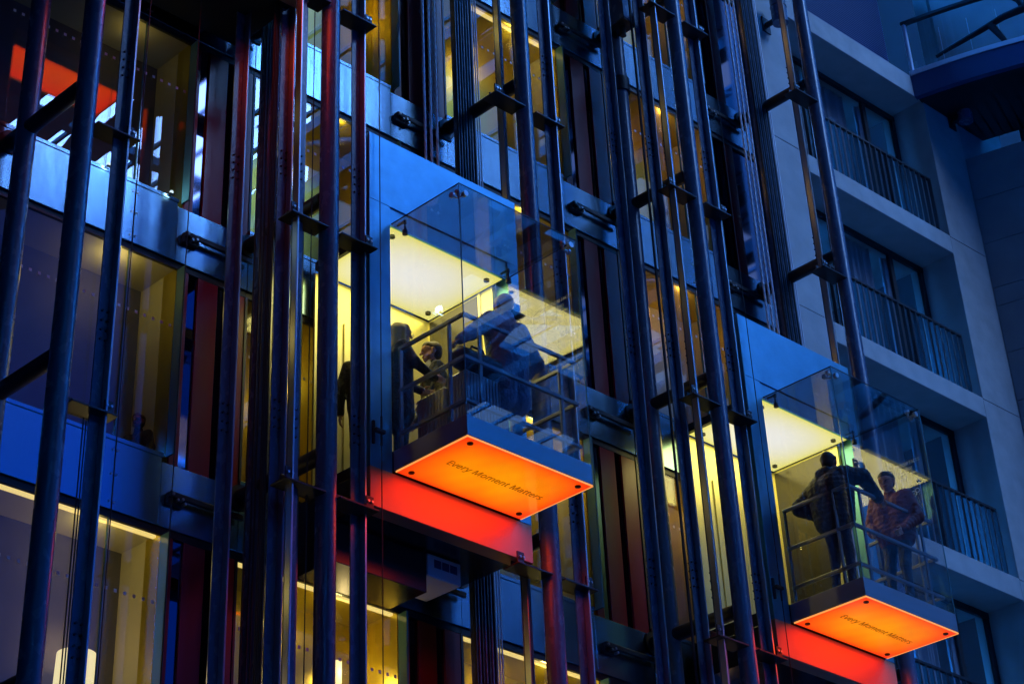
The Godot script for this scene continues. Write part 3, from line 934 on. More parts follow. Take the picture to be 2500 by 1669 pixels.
	g.tube(Vector3(-0.214, 0.22, 0.06), Vector3(-0.214, 0.55, 0.06), 0.012, 8)
	g.span(Vector3(-0.3, 0.36, 0.03), Vector3(-0.17, 0.4, 0.08), 0.004)
	g.span(Vector3(-0.3, 0.24, 0.002), Vector3(-0.27, 0.5, 0.03), 0.004)
	obj("turnbuckle", g.mesh(), M.black_steel, gr)
	return t

# white print on the inside of the right hand glass
func glass_print(t: Node3D) -> void:
	var b := Basis(Vector3(0, 0, 1), Vector3(0, 1, 0), Vector3(-1, 0, 0))
	for s in [["AQUADOM FACTS", 0.06, 2.35, 0.75], ["2003", 0.05, 2.275, 0.81]]:
		var o := MeshInstance3D.new()
		o.name = "print"
		o.mesh = text_mesh(s[0], s[1], 0.002)
		o.mesh.surface_set_material(0, M.print_white)
		t.add_child(o, true)
		o.transform = Transform3D(b, Vector3(1.796, s[2], s[3]))
	var g := Geo.new()
	var line := func(a: Vector2, c: Vector2, w := 0.006) -> void:
		var p := Vector3(1.797, a.y, a.x)
		var q := Vector3(1.797, c.y, c.x)
		var d := (q - p)
		g.obox((p + q) * 0.5, d * 0.5, Vector3(0.0008, 0, 0), d.cross(Vector3.RIGHT).normalized() * w * 0.5)
	# outline of the round tank
	for i in 12:
		var a0 := TAU * i / 12
		var a1 := TAU * (i + 1) / 12
		line.call(Vector2(0.47 + 0.1 * cos(a0), 2.33 + 0.035 * sin(a0)), Vector2(0.47 + 0.1 * cos(a1), 2.33 + 0.035 * sin(a1)))
		line.call(Vector2(0.82 + 0.04 * cos(a0), 1.92 + 0.04 * sin(a0)), Vector2(0.82 + 0.04 * cos(a1), 1.92 + 0.04 * sin(a1)))
		line.call(Vector2(0.88 + 0.03 * cos(a0), 1.95 + 0.03 * sin(a0)), Vector2(0.88 + 0.03 * cos(a1), 1.95 + 0.03 * sin(a1)))
	for x in [0.37, 0.57]:
		line.call(Vector2(x, 2.33), Vector2(x, 2.1))
	line.call(Vector2(0.37, 2.1), Vector2(0.57, 2.1))
	for i in 5:
		line.call(Vector2(0.39 + 0.03 * i, 2.15 + 0.02 * (i % 3)), Vector2(0.46 + 0.02 * i, 2.17 + 0.02 * (i % 2)), 0.004)
	# two fish
	for f in [Vector2(0.68, 2.23), Vector2(0.87, 2.2)]:
		for i in 5:
			var w := 0.006 + 0.016 * sin(PI * (i + 0.5) / 5.0)
			line.call(f + Vector2(-0.03 + 0.012 * i, 0), f + Vector2(-0.018 + 0.012 * i, 0), w)
		line.call(f + Vector2(0.03, 0), f + Vector2(0.05, 0.014))
		line.call(f + Vector2(0.03, 0), f + Vector2(0.05, -0.014))
	for i in 4:
		line.call(Vector2(0.66 + 0.025 * i, 2.15), Vector2(0.66 + 0.025 * i, 2.18 + 0.015 * (i % 2)), 0.01)
	for i in 9:
		line.call(Vector2(0.93, 1.98 - 0.022 * i), Vector2(0.93, 1.972 - 0.022 * i), 0.008)
	obj("print_drawing", g.mesh(), M.print_white, t)

func lifts() -> void:
	var m := mat("plate_stud", lin(0.02, 0.006, 0.004), 0.4)
	m = mat("fascia_metal", lin(0.3, 0.31, 0.34), 0.42, 0.6)
	m = mat("rail_paint", lin(0.2, 0.21, 0.23), 0.35, 0.5)
	var a := make_lift("glass_lift", "nearer glass lift in mid picture with orange lit underside and luggage inside", Vector3(0, 10.818, 0))
	copy(a, "glass_lift", "farther glass lift at the right with orange lit underside and two men inside", Vector3(6.352, 10.818, 0))
	copy(a, "glass_lift", "third glass lift above the left columns, seen mostly as a reflection", Vector3(-3.22, 16.75, 0))
	# box with vents under the nearer lift
	var t := thing("vent_box", "long dark equipment box with a pale end and three vents under the nearer lift", "equipment box", Vector3(0, 10.2, -0.6))
	obj("casing", box_mesh(Vector3(-0.3, -0.2, -0.6), Vector3(1.0, 0.235, -0.01), 0.006), M.cabin_dark, t)
	obj("end_panel", box_mesh(Vector3(1.004, -0.01, -0.55), Vector3(1.49, 0.24, 0.0), 0.01), M.cap_metal, t)
	for i in 3:
		obj("vent", box_mesh(Vector3(1.1 + 0.115 * i, 0.1, 0.001), Vector3(1.2 + 0.115 * i, 0.19, 0.004)), M.fascia_blue, t)

# ------------------------------------------------------------------ bodies as smooth fields
# a bone is [a, b, radius a, radius b, colour, ripple]
func field_mesh(parts: Array) -> ArrayMesh:
	var st := SurfaceTool.new()
	st.begin(Mesh.PRIMITIVE_TRIANGLES)
	for p in parts:
		field(st, p[0], p[1], p[2])
	return st.commit()

func field(st: SurfaceTool, bones: Array, cell: float, k: float) -> void:
	var lo := Vector3(1e9, 1e9, 1e9)
	var hi := -lo
	var pad := 4.0 * k + 1.5 * cell
	for b in bones:
		var r: float = maxf(b[2], b[3]) + pad
		for p in [b[0], b[1]]:
			lo = lo.min(p - Vector3.ONE * r)
			hi = hi.max(p + Vector3.ONE * r)
	var nx := int((hi.x - lo.x) / cell) + 2
	var ny := int((hi.y - lo.y) / cell) + 2
	var nz := int((hi.z - lo.z) / cell) + 2
	var total := nx * ny * nz
	var acc := PackedFloat32Array()
	acc.resize(total)
	var top := PackedFloat32Array()
	top.resize(total)
	var who := PackedByteArray()
	who.resize(total)
	var inv := 1.0 / k
	for bi in bones.size():
		var b: Array = bones[bi]
		var pa: Vector3 = b[0]
		var ba: Vector3 = b[1] - pa
		var len2 := maxf(ba.length_squared(), 1e-8)
		var ra: float = b[2]
		var rb: float = b[3]
		var ripple: float = b[5] if b.size() > 5 else 0.0
		var rm := maxf(ra, rb) + pad
		var l := (pa.min(b[1]) - Vector3.ONE * rm - lo) / cell
		var h := (pa.max(b[1]) + Vector3.ONE * rm - lo) / cell
		for z in range(maxi(0, int(l.z)), mini(nz, int(h.z) + 1)):
			for y in range(maxi(0, int(l.y)), mini(ny, int(h.y) + 1)):
				var at := (z * ny + y) * nx
				for x in range(maxi(0, int(l.x)), mini(nx, int(h.x) + 1)):
					var p := lo + Vector3(x, y, z) * cell - pa
					var t := clampf(p.dot(ba) / len2, 0.0, 1.0)
					var d := (p - ba * t).length() - lerpf(ra, rb, t)
					if d > pad: continue
					if ripple > 0.0:
						d -= ripple * absf(sin((p.dot(ba) / sqrt(len2)) * 48.0 + bi))
					var e := exp(-d * inv)
					acc[at + x] += e
					if e > top[at + x]:
						top[at + x] = e
						who[at + x] = bi
	# surface nets
	var val := PackedFloat32Array()
	val.resize(total)
	for i in total:
		val[i] = -log(maxf(acc[i], 1e-6)) * k
	var idx := PackedInt32Array()
	idx.resize(total)
	idx.fill(-1)
	var verts := PackedVector3Array()
	var norms := PackedVector3Array()
	var cols := PackedColorArray()
	var off := [0, 1, nx, nx + 1, nx * ny, nx * ny + 1, nx * ny + nx, nx * ny + nx + 1]
	var edges := [[0, 1], [2, 3], [4, 5], [6, 7], [0, 2], [1, 3], [4, 6], [5, 7], [0, 4], [1, 5], [2, 6], [3, 7]]
	for z in nz - 1:
		for y in ny - 1:
			for x in nx - 1:
				var at := (z * ny + y) * nx + x
				var mask := 0
				for c in 8:
					if val[at + off[c]] < 0.0: mask |= 1 << c
				if mask == 0 or mask == 255: continue
				var s := Vector3.ZERO
				var n := 0
				for e in edges:
					var va := val[at + off[e[0]]]
					var vb := val[at + off[e[1]]]
					if (va < 0.0) == (vb < 0.0): continue
					var t := va / (va - vb)
					var p0 := Vector3(e[0] & 1, (e[0] >> 1) & 1, e[0] >> 2)
					var p1 := Vector3(e[1] & 1, (e[1] >> 1) & 1, e[1] >> 2)
					s += p0.lerp(p1, t)
					n += 1
				s /= n
				idx[at] = verts.size()
				verts.append(lo + (Vector3(x, y, z) + s) * cell)
				norms.append(Vector3(
					val[at + off[1]] + val[at + off[3]] + val[at + off[5]] + val[at + off[7]] - val[at] - val[at + off[2]] - val[at + off[4]] - val[at + off[6]],
					val[at + off[2]] + val[at + off[3]] + val[at + off[6]] + val[at + off[7]] - val[at] - val[at + off[1]] - val[at + off[4]] - val[at + off[5]],
					val[at + off[4]] + val[at + off[5]] + val[at + off[6]] + val[at + off[7]] - val[at] - val[at + off[1]] - val[at + off[2]] - val[at + off[3]]).normalized())
				var best := 0
				var bv := -1.0
				for c in 8:
					if top[at + off[c]] > bv:
						bv = top[at + off[c]]
						best = who[at + off[c]]
				cols.append(bones[best][4])
	var step := [1, nx, nx * ny]
	for z in range(1, nz - 1):
		for y in range(1, ny - 1):
			for x in range(1, nx - 1):
				var at := (z * ny + y) * nx + x
				for ax in 3:
					if (val[at] < 0.0) == (val[at + step[ax]] < 0.0): continue
					var u: int = step[(ax + 1) % 3]
					var v: int = step[(ax + 2) % 3]
					var q := [idx[at - u - v], idx[at - v], idx[at], idx[at - u]]
					if q[0] < 0 or q[1] < 0 or q[2] < 0 or q[3] < 0: continue
					for tr in [[0, 1, 2], [0, 2, 3]]:
						var a: int = q[tr[0]]
						var b: int = q[tr[1]]
						var c: int = q[tr[2]]
						if (verts[b] - verts[a]).cross(verts[c] - verts[a]).dot(norms[a] + norms[b] + norms[c]) > 0.0:
							var sw := b; b = c; c = sw
						for i in [a, b, c]:
							st.set_normal(norms[i])
							st.set_color(cols[i])
							st.add_vertex(verts[i])

func B(a: Vector3, b: Vector3, ra: float, rb: float, c: Color, ripple := 0.0) -> Array:
	return [a, b, ra, rb, c, ripple]

# head about its own centre, facing +z
func head_bones(skin: Color, o: Transform3D, glasses := false) -> Array:
	var s := skin
	var dark := Color(0.02, 0.015, 0.012)
	var lip := Color(skin.r * 0.7, skin.g * 0.45, skin.b * 0.45)
	var l := [B(Vector3(0, 0.03, -0.02), Vector3(0, 0.035, 0.02), 0.092, 0.085, s), B(Vector3(0, -0.02, 0.015), Vector3(0, -0.075, 0.045), 0.068, 0.042, s), B(Vector3(-0.035, -0.05, 0.02), Vector3(0.035, -0.05, 0.02), 0.045, 0.045, s),
		B(Vector3(0, 0.015, 0.095), Vector3(0, -0.022, 0.116), 0.009, 0.015, s), B(Vector3(-0.04, 0.032, 0.082), Vector3(0.04, 0.032, 0.082), 0.014, 0.014, s),
		B(Vector3(-0.086, 0.015, -0.01), Vector3(-0.09, -0.025, -0.005), 0.02, 0.013, s), B(Vector3(0.086, 0.015, -0.01), Vector3(0.09, -0.025, -0.005), 0.02, 0.013, s),
		B(Vector3(-0.033, 0.012, 0.086), Vector3(-0.031, 0.012, 0.086), 0.01, 0.01, dark), B(Vector3(0.033, 0.012, 0.086), Vector3(0.031, 0.012, 0.086), 0.01, 0.01, dark),
		B(Vector3(-0.02, -0.052, 0.086), Vector3(0.02, -0.052, 0.086), 0.008, 0.008, lip)]
	for b in l:
		b[0] = o * b[0]
		b[1] = o * b[1]
	return l

func hair_bones(c: Color, o: Transform3D, long := 0.0) -> Array:
	var l := [B(Vector3(0, 0.055, -0.035), Vector3(0, 0.07, 0.03), 0.09, 0.07, c), B(Vector3(0, 0.0, -0.055), Vector3(0, 0.04, -0.045), 0.078, 0.088, c), B(Vector3(-0.06, 0.05, -0.02), Vector3(-0.055, 0.075, 0.035), 0.04, 0.03, c), B(Vector3(0.06, 0.05, -0.02), Vector3(0.055, 0.075, 0.035), 0.04, 0.03, c)]
	if long > 0.0:
		for x in [-0.06, -0.02, 0.02, 0.06]:
			l.append(B(Vector3(x, 0.02, -0.06), Vector3(x * 1.3, -long, -0.075), 0.055, 0.045, c))
		l.append(B(Vector3(-0.085, 0.03, 0.0), Vector3(-0.095, -long * 0.8, 0.0), 0.03, 0.03, c))
		l.append(B(Vector3(0.085, 0.03, 0.0), Vector3(0.095, -long * 0.8, 0.0), 0.03, 0.03, c))
	for b in l:
		b[0] = o * b[0]
		b[1] = o * b[1]
	return l

# palm and five fingers: wrist, direction of the fingers, direction of the palm's face, thumb side, curl in radians
func hand_bones(w: Vector3, d: Vector3, face: Vector3, thumb: Vector3, curl: float, skin: Color) -> Array:
	d = d.normalized()
	face = (face - d * face.dot(d)).normalized()
	thumb = (thumb - d * thumb.dot(d) - face * thumb.dot(face)).normalized()
	var l := []
	for i in 4:
		var s := 0.03 - 0.02 * i
		l.append(B(w + thumb * s * 0.7, w + d * 0.085 + thumb * s, 0.014, 0.012, skin))
		var k := w + d * 0.09 + thumb * s * 1.05
		var n: float = [0.075, 0.083, 0.078, 0.06][i]
		var a := d.rotated(d.cross(face).normalized(), curl * 0.6)
		var m := k + a * n * 0.5
		var c := d.rotated(d.cross(face).normalized(), curl * 1.5)
		l.append(B(k, m, 0.0095, 0.009, skin))
		l.append(B(m, m + c * n * 0.5, 0.0088, 0.0075, skin))
	var t0 := w + d * 0.02 + thumb * 0.022
	var t1 := t0 + (d * 0.6 + thumb * 0.7 + face * 0.3).normalized() * 0.045
	l.append(B(t0, t1, 0.013, 0.011, skin))
	l.append(B(t1, t1 + (d * 0.8 + thumb * 0.2 + face * 0.5).normalized() * 0.035, 0.0105, 0.009, skin))
	return l

# p: joints in the figure's own axes (facing +z, its left towards +x)
func figure(called_label: String, at: Vector3, turn: float, p: Dictionary) -> Node3D:
	var t := thing("person", called_label, "person", at, "", turn)
	var coat: Color = p.coat
	var legs: Color = p.trousers
	var skin: Color = p.skin
	var shoe := Color(0.01, 0.01, 0.011)
	var rip: float = p.get("ripple", 0.0)
	var bulk: float = p.get("bulk", 1.0)
	var hip: Vector3 = p.get("hip", Vector3(0, 0.95, 0))
	var chest: Vector3 = p.get("chest", Vector3(0, 1.32, 0))
	var neck: Vector3 = p.get("neck", Vector3(0, 1.5, 0.0))
	var head: Transform3D = Transform3D(p.get("look", Basis()), p.get("head", Vector3(0, 1.66, 0.03)))
	var sw: float = p.get("shoulder", 0.19)
	var ax: Vector3 = p.get("across", Vector3(1, 0, 0))
	var bones := []
	# trunk
	for s in [-1.0, 1.0]:
		bones.append(B(hip + ax * 0.075 * s, chest + ax * 0.1 * s, 0.125 * bulk, 0.135 * bulk, coat, rip))
		bones.append(B(chest + ax * 0.09 * s, neck + ax * (sw - 0.05) * s + Vector3(0, -0.1, 0), 0.13 * bulk, 0.085 * bulk, coat, rip))
	bones.append(B(neck + Vector3(0, -0.06, -0.01), neck + Vector3(0, 0.02, 0), 0.085, 0.07, coat))
	bones.append(B(neck, head.origin + Vector3(0, -0.06, 0), 0.055, 0.052, skin))
	for s in [["l", 1.0], ["r", -1.0]]:
		var sg: float = s[1]
		var sh: Vector3 = neck + ax * sw * sg + Vector3(0, -0.08, 0)
		var el: Vector3 = p[s[0] + "_elbow"]
		var wr: Vector3 = p[s[0] + "_wrist"]
		bones.append(B(sh, el, 0.075 * bulk, 0.06 * bulk, coat, rip))
		bones.append(B(el, wr, 0.058 * bulk, 0.043 * bulk, coat, rip))
		bones.append(B(wr, wr + (wr - el).normalized() * 0.03, 0.03, 0.027, skin))
		var kn: Vector3 = p.get(s[0] + "_knee", Vector3(0.1 * sg, 0.5, 0.02))
		var an: Vector3 = p.get(s[0] + "_ankle", Vector3(0.1 * sg, 0.09, 0))
		bones.append(B(hip + ax * 0.09 * sg + Vector3(0, -0.03, 0), kn, 0.1, 0.066, legs))
		bones.append(B(kn, an, 0.064, 0.05, legs))
		var toe: Vector3 = p.get(s[0] + "_toe", an + Vector3(0.02 * sg, -0.05, 0.16))
		bones.append(B(an + Vector3(0, -0.045, -0.03), toe, 0.045, 0.035, shoe))
	for b in p.get("extra", []): bones.append(b)
	var parts := [[bones, 0.016, 0.012], [head_bones(skin, head), 0.006, 0.007]]
	for h in p.get("hands", []): parts.append([h, 0.0055, 0.003])
	obj("body", field_mesh(parts), M.person_paint, t)
	obj("hair", field_mesh([[hair_bones(p.hair, head, p.get("long", 0.0)), 0.009, 0.01]]), M.hair, t)
	return t

func people() -> void:
	var skin := Color(0.42, 0.24, 0.16)
	var f := 11.066
	# man in the long coat, back to us, hand on the case
	var coat := Color(0.2, 0.27, 0.38)
	var ex := []
	for s in [-1.0, 1.0]:
		ex.append(B(Vector3(0.08 * s, 1.0, 0), Vector3(0.11 * s, 0.58, 0), 0.15, 0.15, coat))
	ex.append(B(Vector3(0, 1.5, -0.03), Vector3(0, 1.56, -0.02), 0.08, 0.075, coat))
	var lw := Vector3(-0.62, 1.14, 0.05)
	var p := {"coat": coat, "trousers": Color(0.13, 0.19, 0.3), "skin": skin, "hair": Color(0.5, 0.48, 0.46), "bulk": 1.32, "shoulder": 0.22, "neck": Vector3(0, 1.55, 0.02), "chest": Vector3(0, 1.34, 0), "head": Vector3(0, 1.71, 0.04),
		"r_elbow": Vector3(0.40, 1.14, 0.03), "r_wrist": Vector3(0.3, 0.95, 0.14), "l_elbow": Vector3(0, 0, 0), "l_wrist": Vector3(0, 0, 0), "extra": ex}
	# facing into the cabin: turn of 180 degrees puts his left hand to the left of the picture
	p.l_elbow = Vector3(0.43, 1.27, 0.1)
	p.l_wrist = Vector3(0.6, 1.13, 0.1)
	p.r_elbow = Vector3(-0.42, 1.14, -0.02)
	p.r_wrist = Vector3(-0.3, 0.95, 0.14)
	p.hands = [hand_bones(p.l_wrist, Vector3(0.75, -0.5, 0), Vector3(-0.4, -0.8, 0), Vector3(0, 0, 1), 0.9, skin), hand_bones(p.r_wrist, Vector3(0.3, -0.7, 0.3), Vector3(1, 0, 0), Vector3(0, 0.3, 1), 0.5, skin)]
	figure("grey haired person in a long blue coat, back turned, hand on a case handle", Vector3(0.93, f, 0.80), PI, p)
	# woman at the left edge of the nearer cabin
	p = {"coat": Color(0.012, 0.012, 0.016), "trousers": Color(0.012, 0.012, 0.015), "skin": skin, "hair": Color(0.42, 0.29, 0.12), "long": 0.16, "head": Vector3(0, 1.6, 0.03), "neck": Vector3(0, 1.45, 0), "chest": Vector3(0, 1.27, 0), "shoulder": 0.17,
		"l_elbow": Vector3(0.24, 1.16, 0.08), "l_wrist": Vector3(0.14, 1.02, 0.28), "r_elbow": Vector3(-0.25, 1.15, 0.1), "r_wrist": Vector3(-0.18, 1.02, 0.34)}
	p.hands = [hand_bones(p.l_wrist, Vector3(0, -0.2, 1), Vector3(-1, 0, 0), Vector3(0, 1, 0), 0.8, skin), hand_bones(p.r_wrist, Vector3(0, -0.2, 1), Vector3(1, 0, 0), Vector3(0, 1, 0), 0.8, skin)]
	p.extra = [B(Vector3(0.06, 1.0, 0), Vector3(0.09, 0.6, 0), 0.13, 0.14, p.coat), B(Vector3(-0.06, 1.0, 0), Vector3(-0.09, 0.6, 0), 0.13, 0.14, p.coat)]
	figure("woman with fair hair and dark coat at the nearer cabin's left edge", Vector3(0.34, f, -0.27), 1.1, p)
	# short haired man deeper in the cabin
	p = {"coat": Color(0.015, 0.014, 0.014), "trousers": Color(0.012, 0.012, 0.013), "skin": Color(0.45, 0.22, 0.13), "hair": Color(0.06, 0.04, 0.02), "head": Vector3(0, 1.68, 0.03),
		"l_elbow": Vector3(0.27, 1.17, 0.02), "l_wrist": Vector3(0.25, 0.95, 0.16), "r_elbow": Vector3(-0.27, 1.17, 0.02), "r_wrist": Vector3(-0.25, 0.95, 0.16)}
	p.extra = [B(Vector3(0, 1.5, 0.03), Vector3(0, 1.53, 0.04), 0.06, 0.055, Color(0.6, 0.6, 0.6))]
	p.hands = [hand_bones(p.l_wrist, Vector3(0, -0.8, 0.5), Vector3(-1, 0, 0), Vector3(0, 0.3, 1), 0.5, skin), hand_bones(p.r_wrist, Vector3(0, -0.8, 0.5), Vector3(1, 0, 0), Vector3(0, 0.3, 1), 0.5, skin)]
	figure("short haired person in a dark jacket and pale collar, deep inside the nearer cabin", Vector3(1.02, f, -0.45), -2.1, p)
	# dark head seen through the left side of the nearer cabin
	p = {"coat": Color(0.012, 0.012, 0.013), "trousers": Color(0.012, 0.012, 0.013), "skin": skin, "hair": Color(0.012, 0.01, 0.01), "head": Vector3(0, 1.64, 0.03),
		"l_elbow": Vector3(0.27, 1.17, 0.02), "l_wrist": Vector3(0.25, 0.95, 0.16), "r_elbow": Vector3(-0.27, 1.17, 0.02), "r_wrist": Vector3(-0.25, 0.95, 0.16)}
	p.hands = [hand_bones(p.l_wrist, Vector3(0, -0.8, 0.5), Vector3(-1, 0, 0), Vector3(0, 0.3, 1), 0.5, skin), hand_bones(p.r_wrist, Vector3(0, -0.8, 0.5), Vector3(1, 0, 0), Vector3(0, 0.3, 1), 0.5, skin)]
	figure("dark haired person in black in the gap left of the nearer lift's frame", Vector3(0.36, f, -0.85), 2.6, p)
	# farther lift: man in the black quilted jacket
	p = {"coat": Color(0.02, 0.021, 0.026), "trousers": Color(0.03, 0.04, 0.08), "skin": skin, "hair": Color(0.03, 0.022, 0.015), "ripple": 0.009, "bulk": 1.55, "shoulder": 0.2, "head": Vector3(0, 1.69, 0.05), "neck": Vector3(0, 1.53, 0.02),
		"l_elbow": Vector3(0.44, 1.22, -0.12), "l_wrist": Vector3(0.3, 1.1, 0.1), "r_elbow": Vector3(-0.36, 1.42, 0.2), "r_wrist": Vector3(-0.33, 1.22, 0.46), "look": Basis(Vector3.UP, 0.25),
		"l_knee": Vector3(0.12, 0.5, 0.04), "r_knee": Vector3(-0.1, 0.5, 0.06), "l_ankle": Vector3(0.14, 0.09, 0.0), "r_ankle": Vector3(-0.1, 0.09, 0.04)}
	p.extra = [B(Vector3(-0.05, 1.53, -0.08), Vector3(0.05, 1.53, -0.08), 0.075, 0.075, p.coat)]
	p.hands = [hand_bones(p.l_wrist, Vector3(-0.6, -0.3, 0.7), Vector3(0, -1, 0), Vector3(0, 0.2, 1), 0.7, skin), hand_bones(p.r_wrist, Vector3(0.1, -0.3, 1), Vector3(0, -1, 0.2), Vector3(1, 0, 0), 0.9, skin)]
	figure("dark haired person in a black quilted jacket leaning on the farther lift's railing", Vector3(6.352 + 0.27, f, 0.64), 1.45, p)
	# farther lift: man in the red quilted jacket
	var red := Color(0.16, 0.02, 0.016)
	p = {"coat": red, "trousers": Color(0.03, 0.035, 0.04), "skin": Color(0.4, 0.22, 0.15), "hair": Color(0.02, 0.017, 0.015), "ripple": 0.007, "bulk": 1.28, "shoulder": 0.2, "head": Vector3(0, 1.67, 0.03), "neck": Vector3(0, 1.52, -0.02), "chest": Vector3(0, 1.32, -0.04), "hip": Vector3(0, 0.94, 0.0),
		"l_elbow": Vector3(0.3, 1.14, -0.02), "l_wrist": Vector3(0.2, 0.92, 0.24), "r_elbow": Vector3(-0.31, 1.14, 0.0), "r_wrist": Vector3(-0.22, 0.98, 0.2), "look": Basis(Vector3.UP, -0.1) * Basis(Vector3.RIGHT, 0.25),
		"l_knee": Vector3(0.12, 0.5, 0.16), "r_knee": Vector3(-0.1, 0.5, 0.12), "l_ankle": Vector3(0.14, 0.09, 0.22), "r_ankle": Vector3(-0.1, 0.09, 0.16)}
	p.hands = [hand_bones(p.l_wrist, Vector3(-0.2, -0.6, 0.8), Vector3(-1, 0, 0), Vector3(0, 0.4, 1), 0.6, skin), hand_bones(p.r_wrist, Vector3(0.2, -0.6, 0.8), Vector3(1, 0, 0), Vector3(0, 0.4, 1), 0.6, skin)]
	var man := figure("person with glasses in a dark red quilted jacket at the farther lift's right rail", Vector3(6.352 + 1.28, f, 0.80), -1.35, p)
	var hb := Transform3D(p.look, p.head)
	var g := Geo.new()
	for s in [-1.0, 1.0]:
		for i in 10:
			var a0 := TAU * i / 10
			var a1 := TAU * (i + 1) / 10
			g.tube(hb * Vector3(0.034 * s + 0.024 * cos(a0), 0.012 + 0.017 * sin(a0), 0.104), hb * Vector3(0.034 * s + 0.024 * cos(a1), 0.012 + 0.017 * sin(a1), 0.104), 0.0025, 5)
		g.tube(hb * Vector3(0.058 * s, 0.015, 0.104), hb * Vector3(0.09 * s, 0.015, 0.0), 0.0025, 5)
	g.tube(hb * Vector3(-0.01, 0.014, 0.106), hb * Vector3(0.01, 0.014, 0.106), 0.0025, 5)
	obj("glasses", g.mesh(), M.black_steel, man)
	# head behind the left lobby window
	p = {"coat": Color(0.01, 0.012, 0.02), "trousers": Color(0.01, 0.01, 0.012), "skin": Color(0.4, 0.2, 0.14), "hair": Color(0.07, 0.025, 0.015), "head": Vector3(0, 1.66, 0.03),
		"l_elbow": Vector3(0.27, 1.17, 0.02), "l_wrist": Vector3(0.25, 0.95, 0.16), "r_elbow": Vector3(-0.27, 1.17, 0.02), "r_wrist": Vector3(-0.25, 0.95, 0.16)}
	p.hands = [hand_bones(p.l_wrist, Vector3(0, -0.8, 0.5), Vector3(-1, 0, 0), Vector3(0, 0.3, 1), 0.5, skin), hand_bones(p.r_wrist, Vector3(0, -0.8, 0.5), Vector3(1, 0, 0), Vector3(0, 0.3, 1), 0.5, skin)]
	figure("reddish brown haired person behind the left lobby window, only the head showing", Vector3(-1.98, 10.3, -1.74), -1.2, p).scale = Vector3.ONE * 0.67

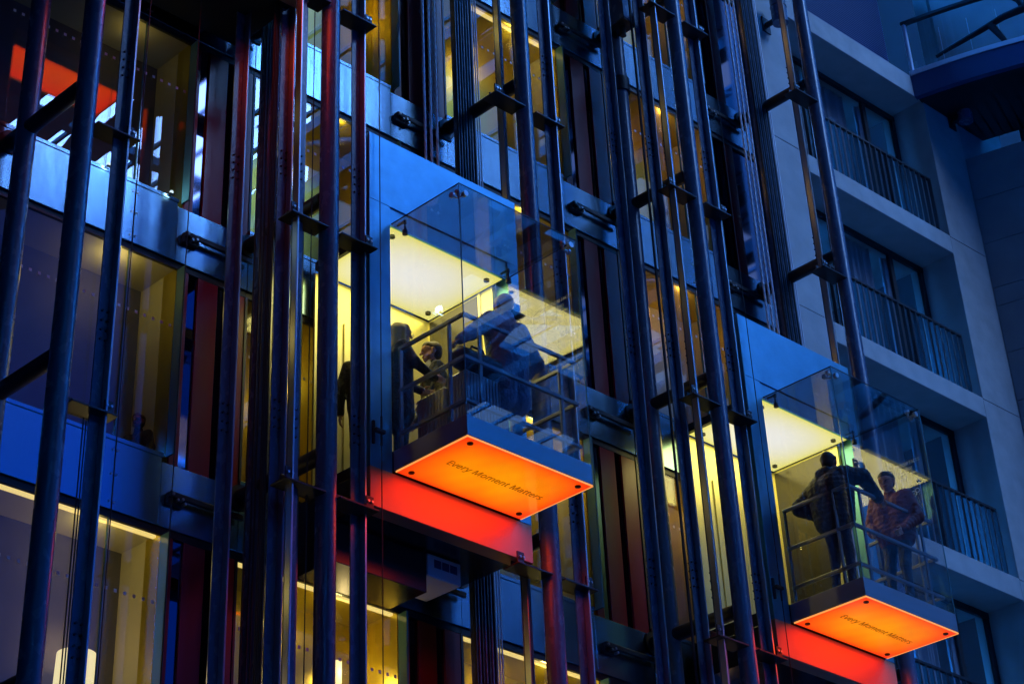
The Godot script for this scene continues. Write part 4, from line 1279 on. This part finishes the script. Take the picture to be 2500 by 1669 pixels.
func small_things() -> void:
	var f := 11.066
	# ribbed travel cases
	for c in [["grey ribbed travel case at the left rail of the nearer lift", Vector3(0.3, f, 0.42), Vector3(0.3, 0.56, 0.42), 0.0, false], ["tall blue grey ribbed travel case with its handle pulled out, under the black bag", Vector3(0.47, f, 0.74), Vector3(0.5, 0.69, 0.28), 0.0, true]]:
		var t := thing("travel_case", c[0], "suitcase", c[1], "", c[3])
		var s: Vector3 = c[2]
		var g := Geo.new()
		g.span(Vector3(-s.x / 2, 0.05, -s.z / 2), Vector3(s.x / 2, s.y, s.z / 2), 0.03)
		obj("shell", g.mesh(), M.case_silver, t)
		g = Geo.new()
		var n := int(s.x / 0.045)
		for i in n:
			var x := -s.x / 2 + s.x * (i + 0.5) / n
			for z in [-1.0, 1.0]:
				g.box(Vector3(x, s.y * 0.53, z * (s.z / 2 + 0.004)), Vector3(0.016, s.y * 0.84, 0.012), 0.004)
		n = int(s.z / 0.045)
		for i in n:
			var z := -s.z / 2 + s.z * (i + 0.5) / n
			for x in [-1.0, 1.0]:
				g.box(Vector3(x * (s.x / 2 + 0.004), s.y * 0.53, z), Vector3(0.012, s.y * 0.84, 0.016), 0.004)
		obj("ribs", g.mesh(), M.case_silver, t)
		for x in [-1.0, 1.0]:
			for z in [-1.0, 1.0]:
				g = Geo.new()
				g.tube(Vector3(x * (s.x / 2 - 0.05) - 0.012, 0.026, z * (s.z / 2 - 0.05)), Vector3(x * (s.x / 2 - 0.05) + 0.012, 0.026, z * (s.z / 2 - 0.05)), 0.026, 14)
				obj("wheel", g.mesh(), M.bag_black, t)
		g = Geo.new()
		g.path([Vector3(-0.08, s.y, 0), Vector3(-0.06, s.y + 0.035, 0), Vector3(0.06, s.y + 0.035, 0), Vector3(0.08, s.y, 0)], 0.011, 0.011)
		obj("carry_handle", g.mesh(), M.bag_black, t)
		if c[4]:
			g = Geo.new()
			for x in [-0.12, 0.12]:
				g.tube(Vector3(x, s.y - 0.01, -0.08), Vector3(x, s.y + 0.36, -0.08), 0.009, 8)
			g.span(Vector3(-0.14, s.y + 0.35, -0.1), Vector3(0.14, s.y + 0.385, -0.06), 0.012)
			obj("pull_handle", g.mesh(), M.bag_black, t)
	var bag := thing("duffel_bag", "black soft bag lying on top of the tall ribbed travel case", "bag", Vector3(0.47, f + 0.73, 0.76))
	var bl := Color(0.012, 0.012, 0.014)
	obj("body", field_mesh([[[B(Vector3(-0.2, 0.1, 0.05), Vector3(0.22, 0.1, 0.05), 0.12, 0.12, bl), B(Vector3(-0.2, 0.12, 0), Vector3(0.2, 0.16, 0.02), 0.1, 0.09, bl), B(Vector3(-0.26, 0.12, 0.0), Vector3(-0.2, 0.22, 0.0), 0.06, 0.05, bl)], 0.016, 0.02]]), M.bag_black, bag)
	var g := Geo.new()
	g.path([Vector3(-0.12, 0.2, 0.05), Vector3(-0.08, 0.29, 0.05), Vector3(0.08, 0.29, 0.05), Vector3(0.12, 0.2, 0.05)], 0.012, 0.012)
	obj("strap", g.mesh(), M.bag_black, bag)
	# lamps inside the lobbies
	var lamp := thing("floor_lamp", "cream drum shade of a floor lamp behind the lowest left window", "lamp", Vector3(-2.45, 7.86, -1.82))
	g = Geo.new()
	g.tube(Vector3(0, 0.02, 0), Vector3(0, 0.75, 0), 0.015, 10)
	g.tube(Vector3(0, 0.002, 0), Vector3(0, 0.02, 0), 0.15, 24)
	obj("stand", g.mesh(), M.black_steel, lamp)
	g = Geo.new()
	g.tube(Vector3(0, 0.7, 0), Vector3(0, 1.0, 0), 0.2, 32, 0.19)
	obj("lamp_shade", g.mesh(), M.lamp_glow, lamp)
	room_light(lamp, Vector3(0, 1.12, 0), 0.12, lin(1.0, 0.72, 0.3))
	var sc := thing("wall_sconce", "small bright tube lamp on the brass wall at the bottom of the picture", "wall lamp", Vector3(1.0, 9.42, -2.14))
	g = Geo.new()
	g.tube(Vector3(0, 0, 0.09), Vector3(0, 0.26, 0.09), 0.05, 20)
	obj("lamp_glass", g.mesh(), M.lamp_glow, sc)
	obj("lamp_plate", box_mesh(Vector3(-0.04, 0.05, 0.001), Vector3(0.04, 0.2, 0.035), 0.004), M.brass, sc)
	room_light(sc, Vector3(0, 0.13, 0.2), 0.1, lin(1.0, 0.75, 0.3))
	for l in [[-2.86, "added glint for a reflected spot at the upper left sill, nearest the columns"], [-2.02, "added glint for a reflected spot at the upper left sill, by the glass fin"]]:  # added glowing balls stand in for bright spots reflected in the window
		var sl := thing("sill_glint", l[1], "lamp", Vector3(l[0], 14.032, ZF + 0.03), "added glints on the window sill")
		g = Geo.new()
		g.ball(Vector3(0, 0.026, 0), 0.022, 8)
		obj("glint_ball", g.mesh(), M.glint_glow, sl)
		obj("base", box_mesh(Vector3(-0.03, 0.0, -0.02), Vector3(0.03, 0.004, 0.02)), M.black_steel, sl)
		room_light(sl, Vector3(0, 0.035, 0), 0.05, lin(0.55, 0.85, 1.0))  # added light round the glint; no lamp sits here
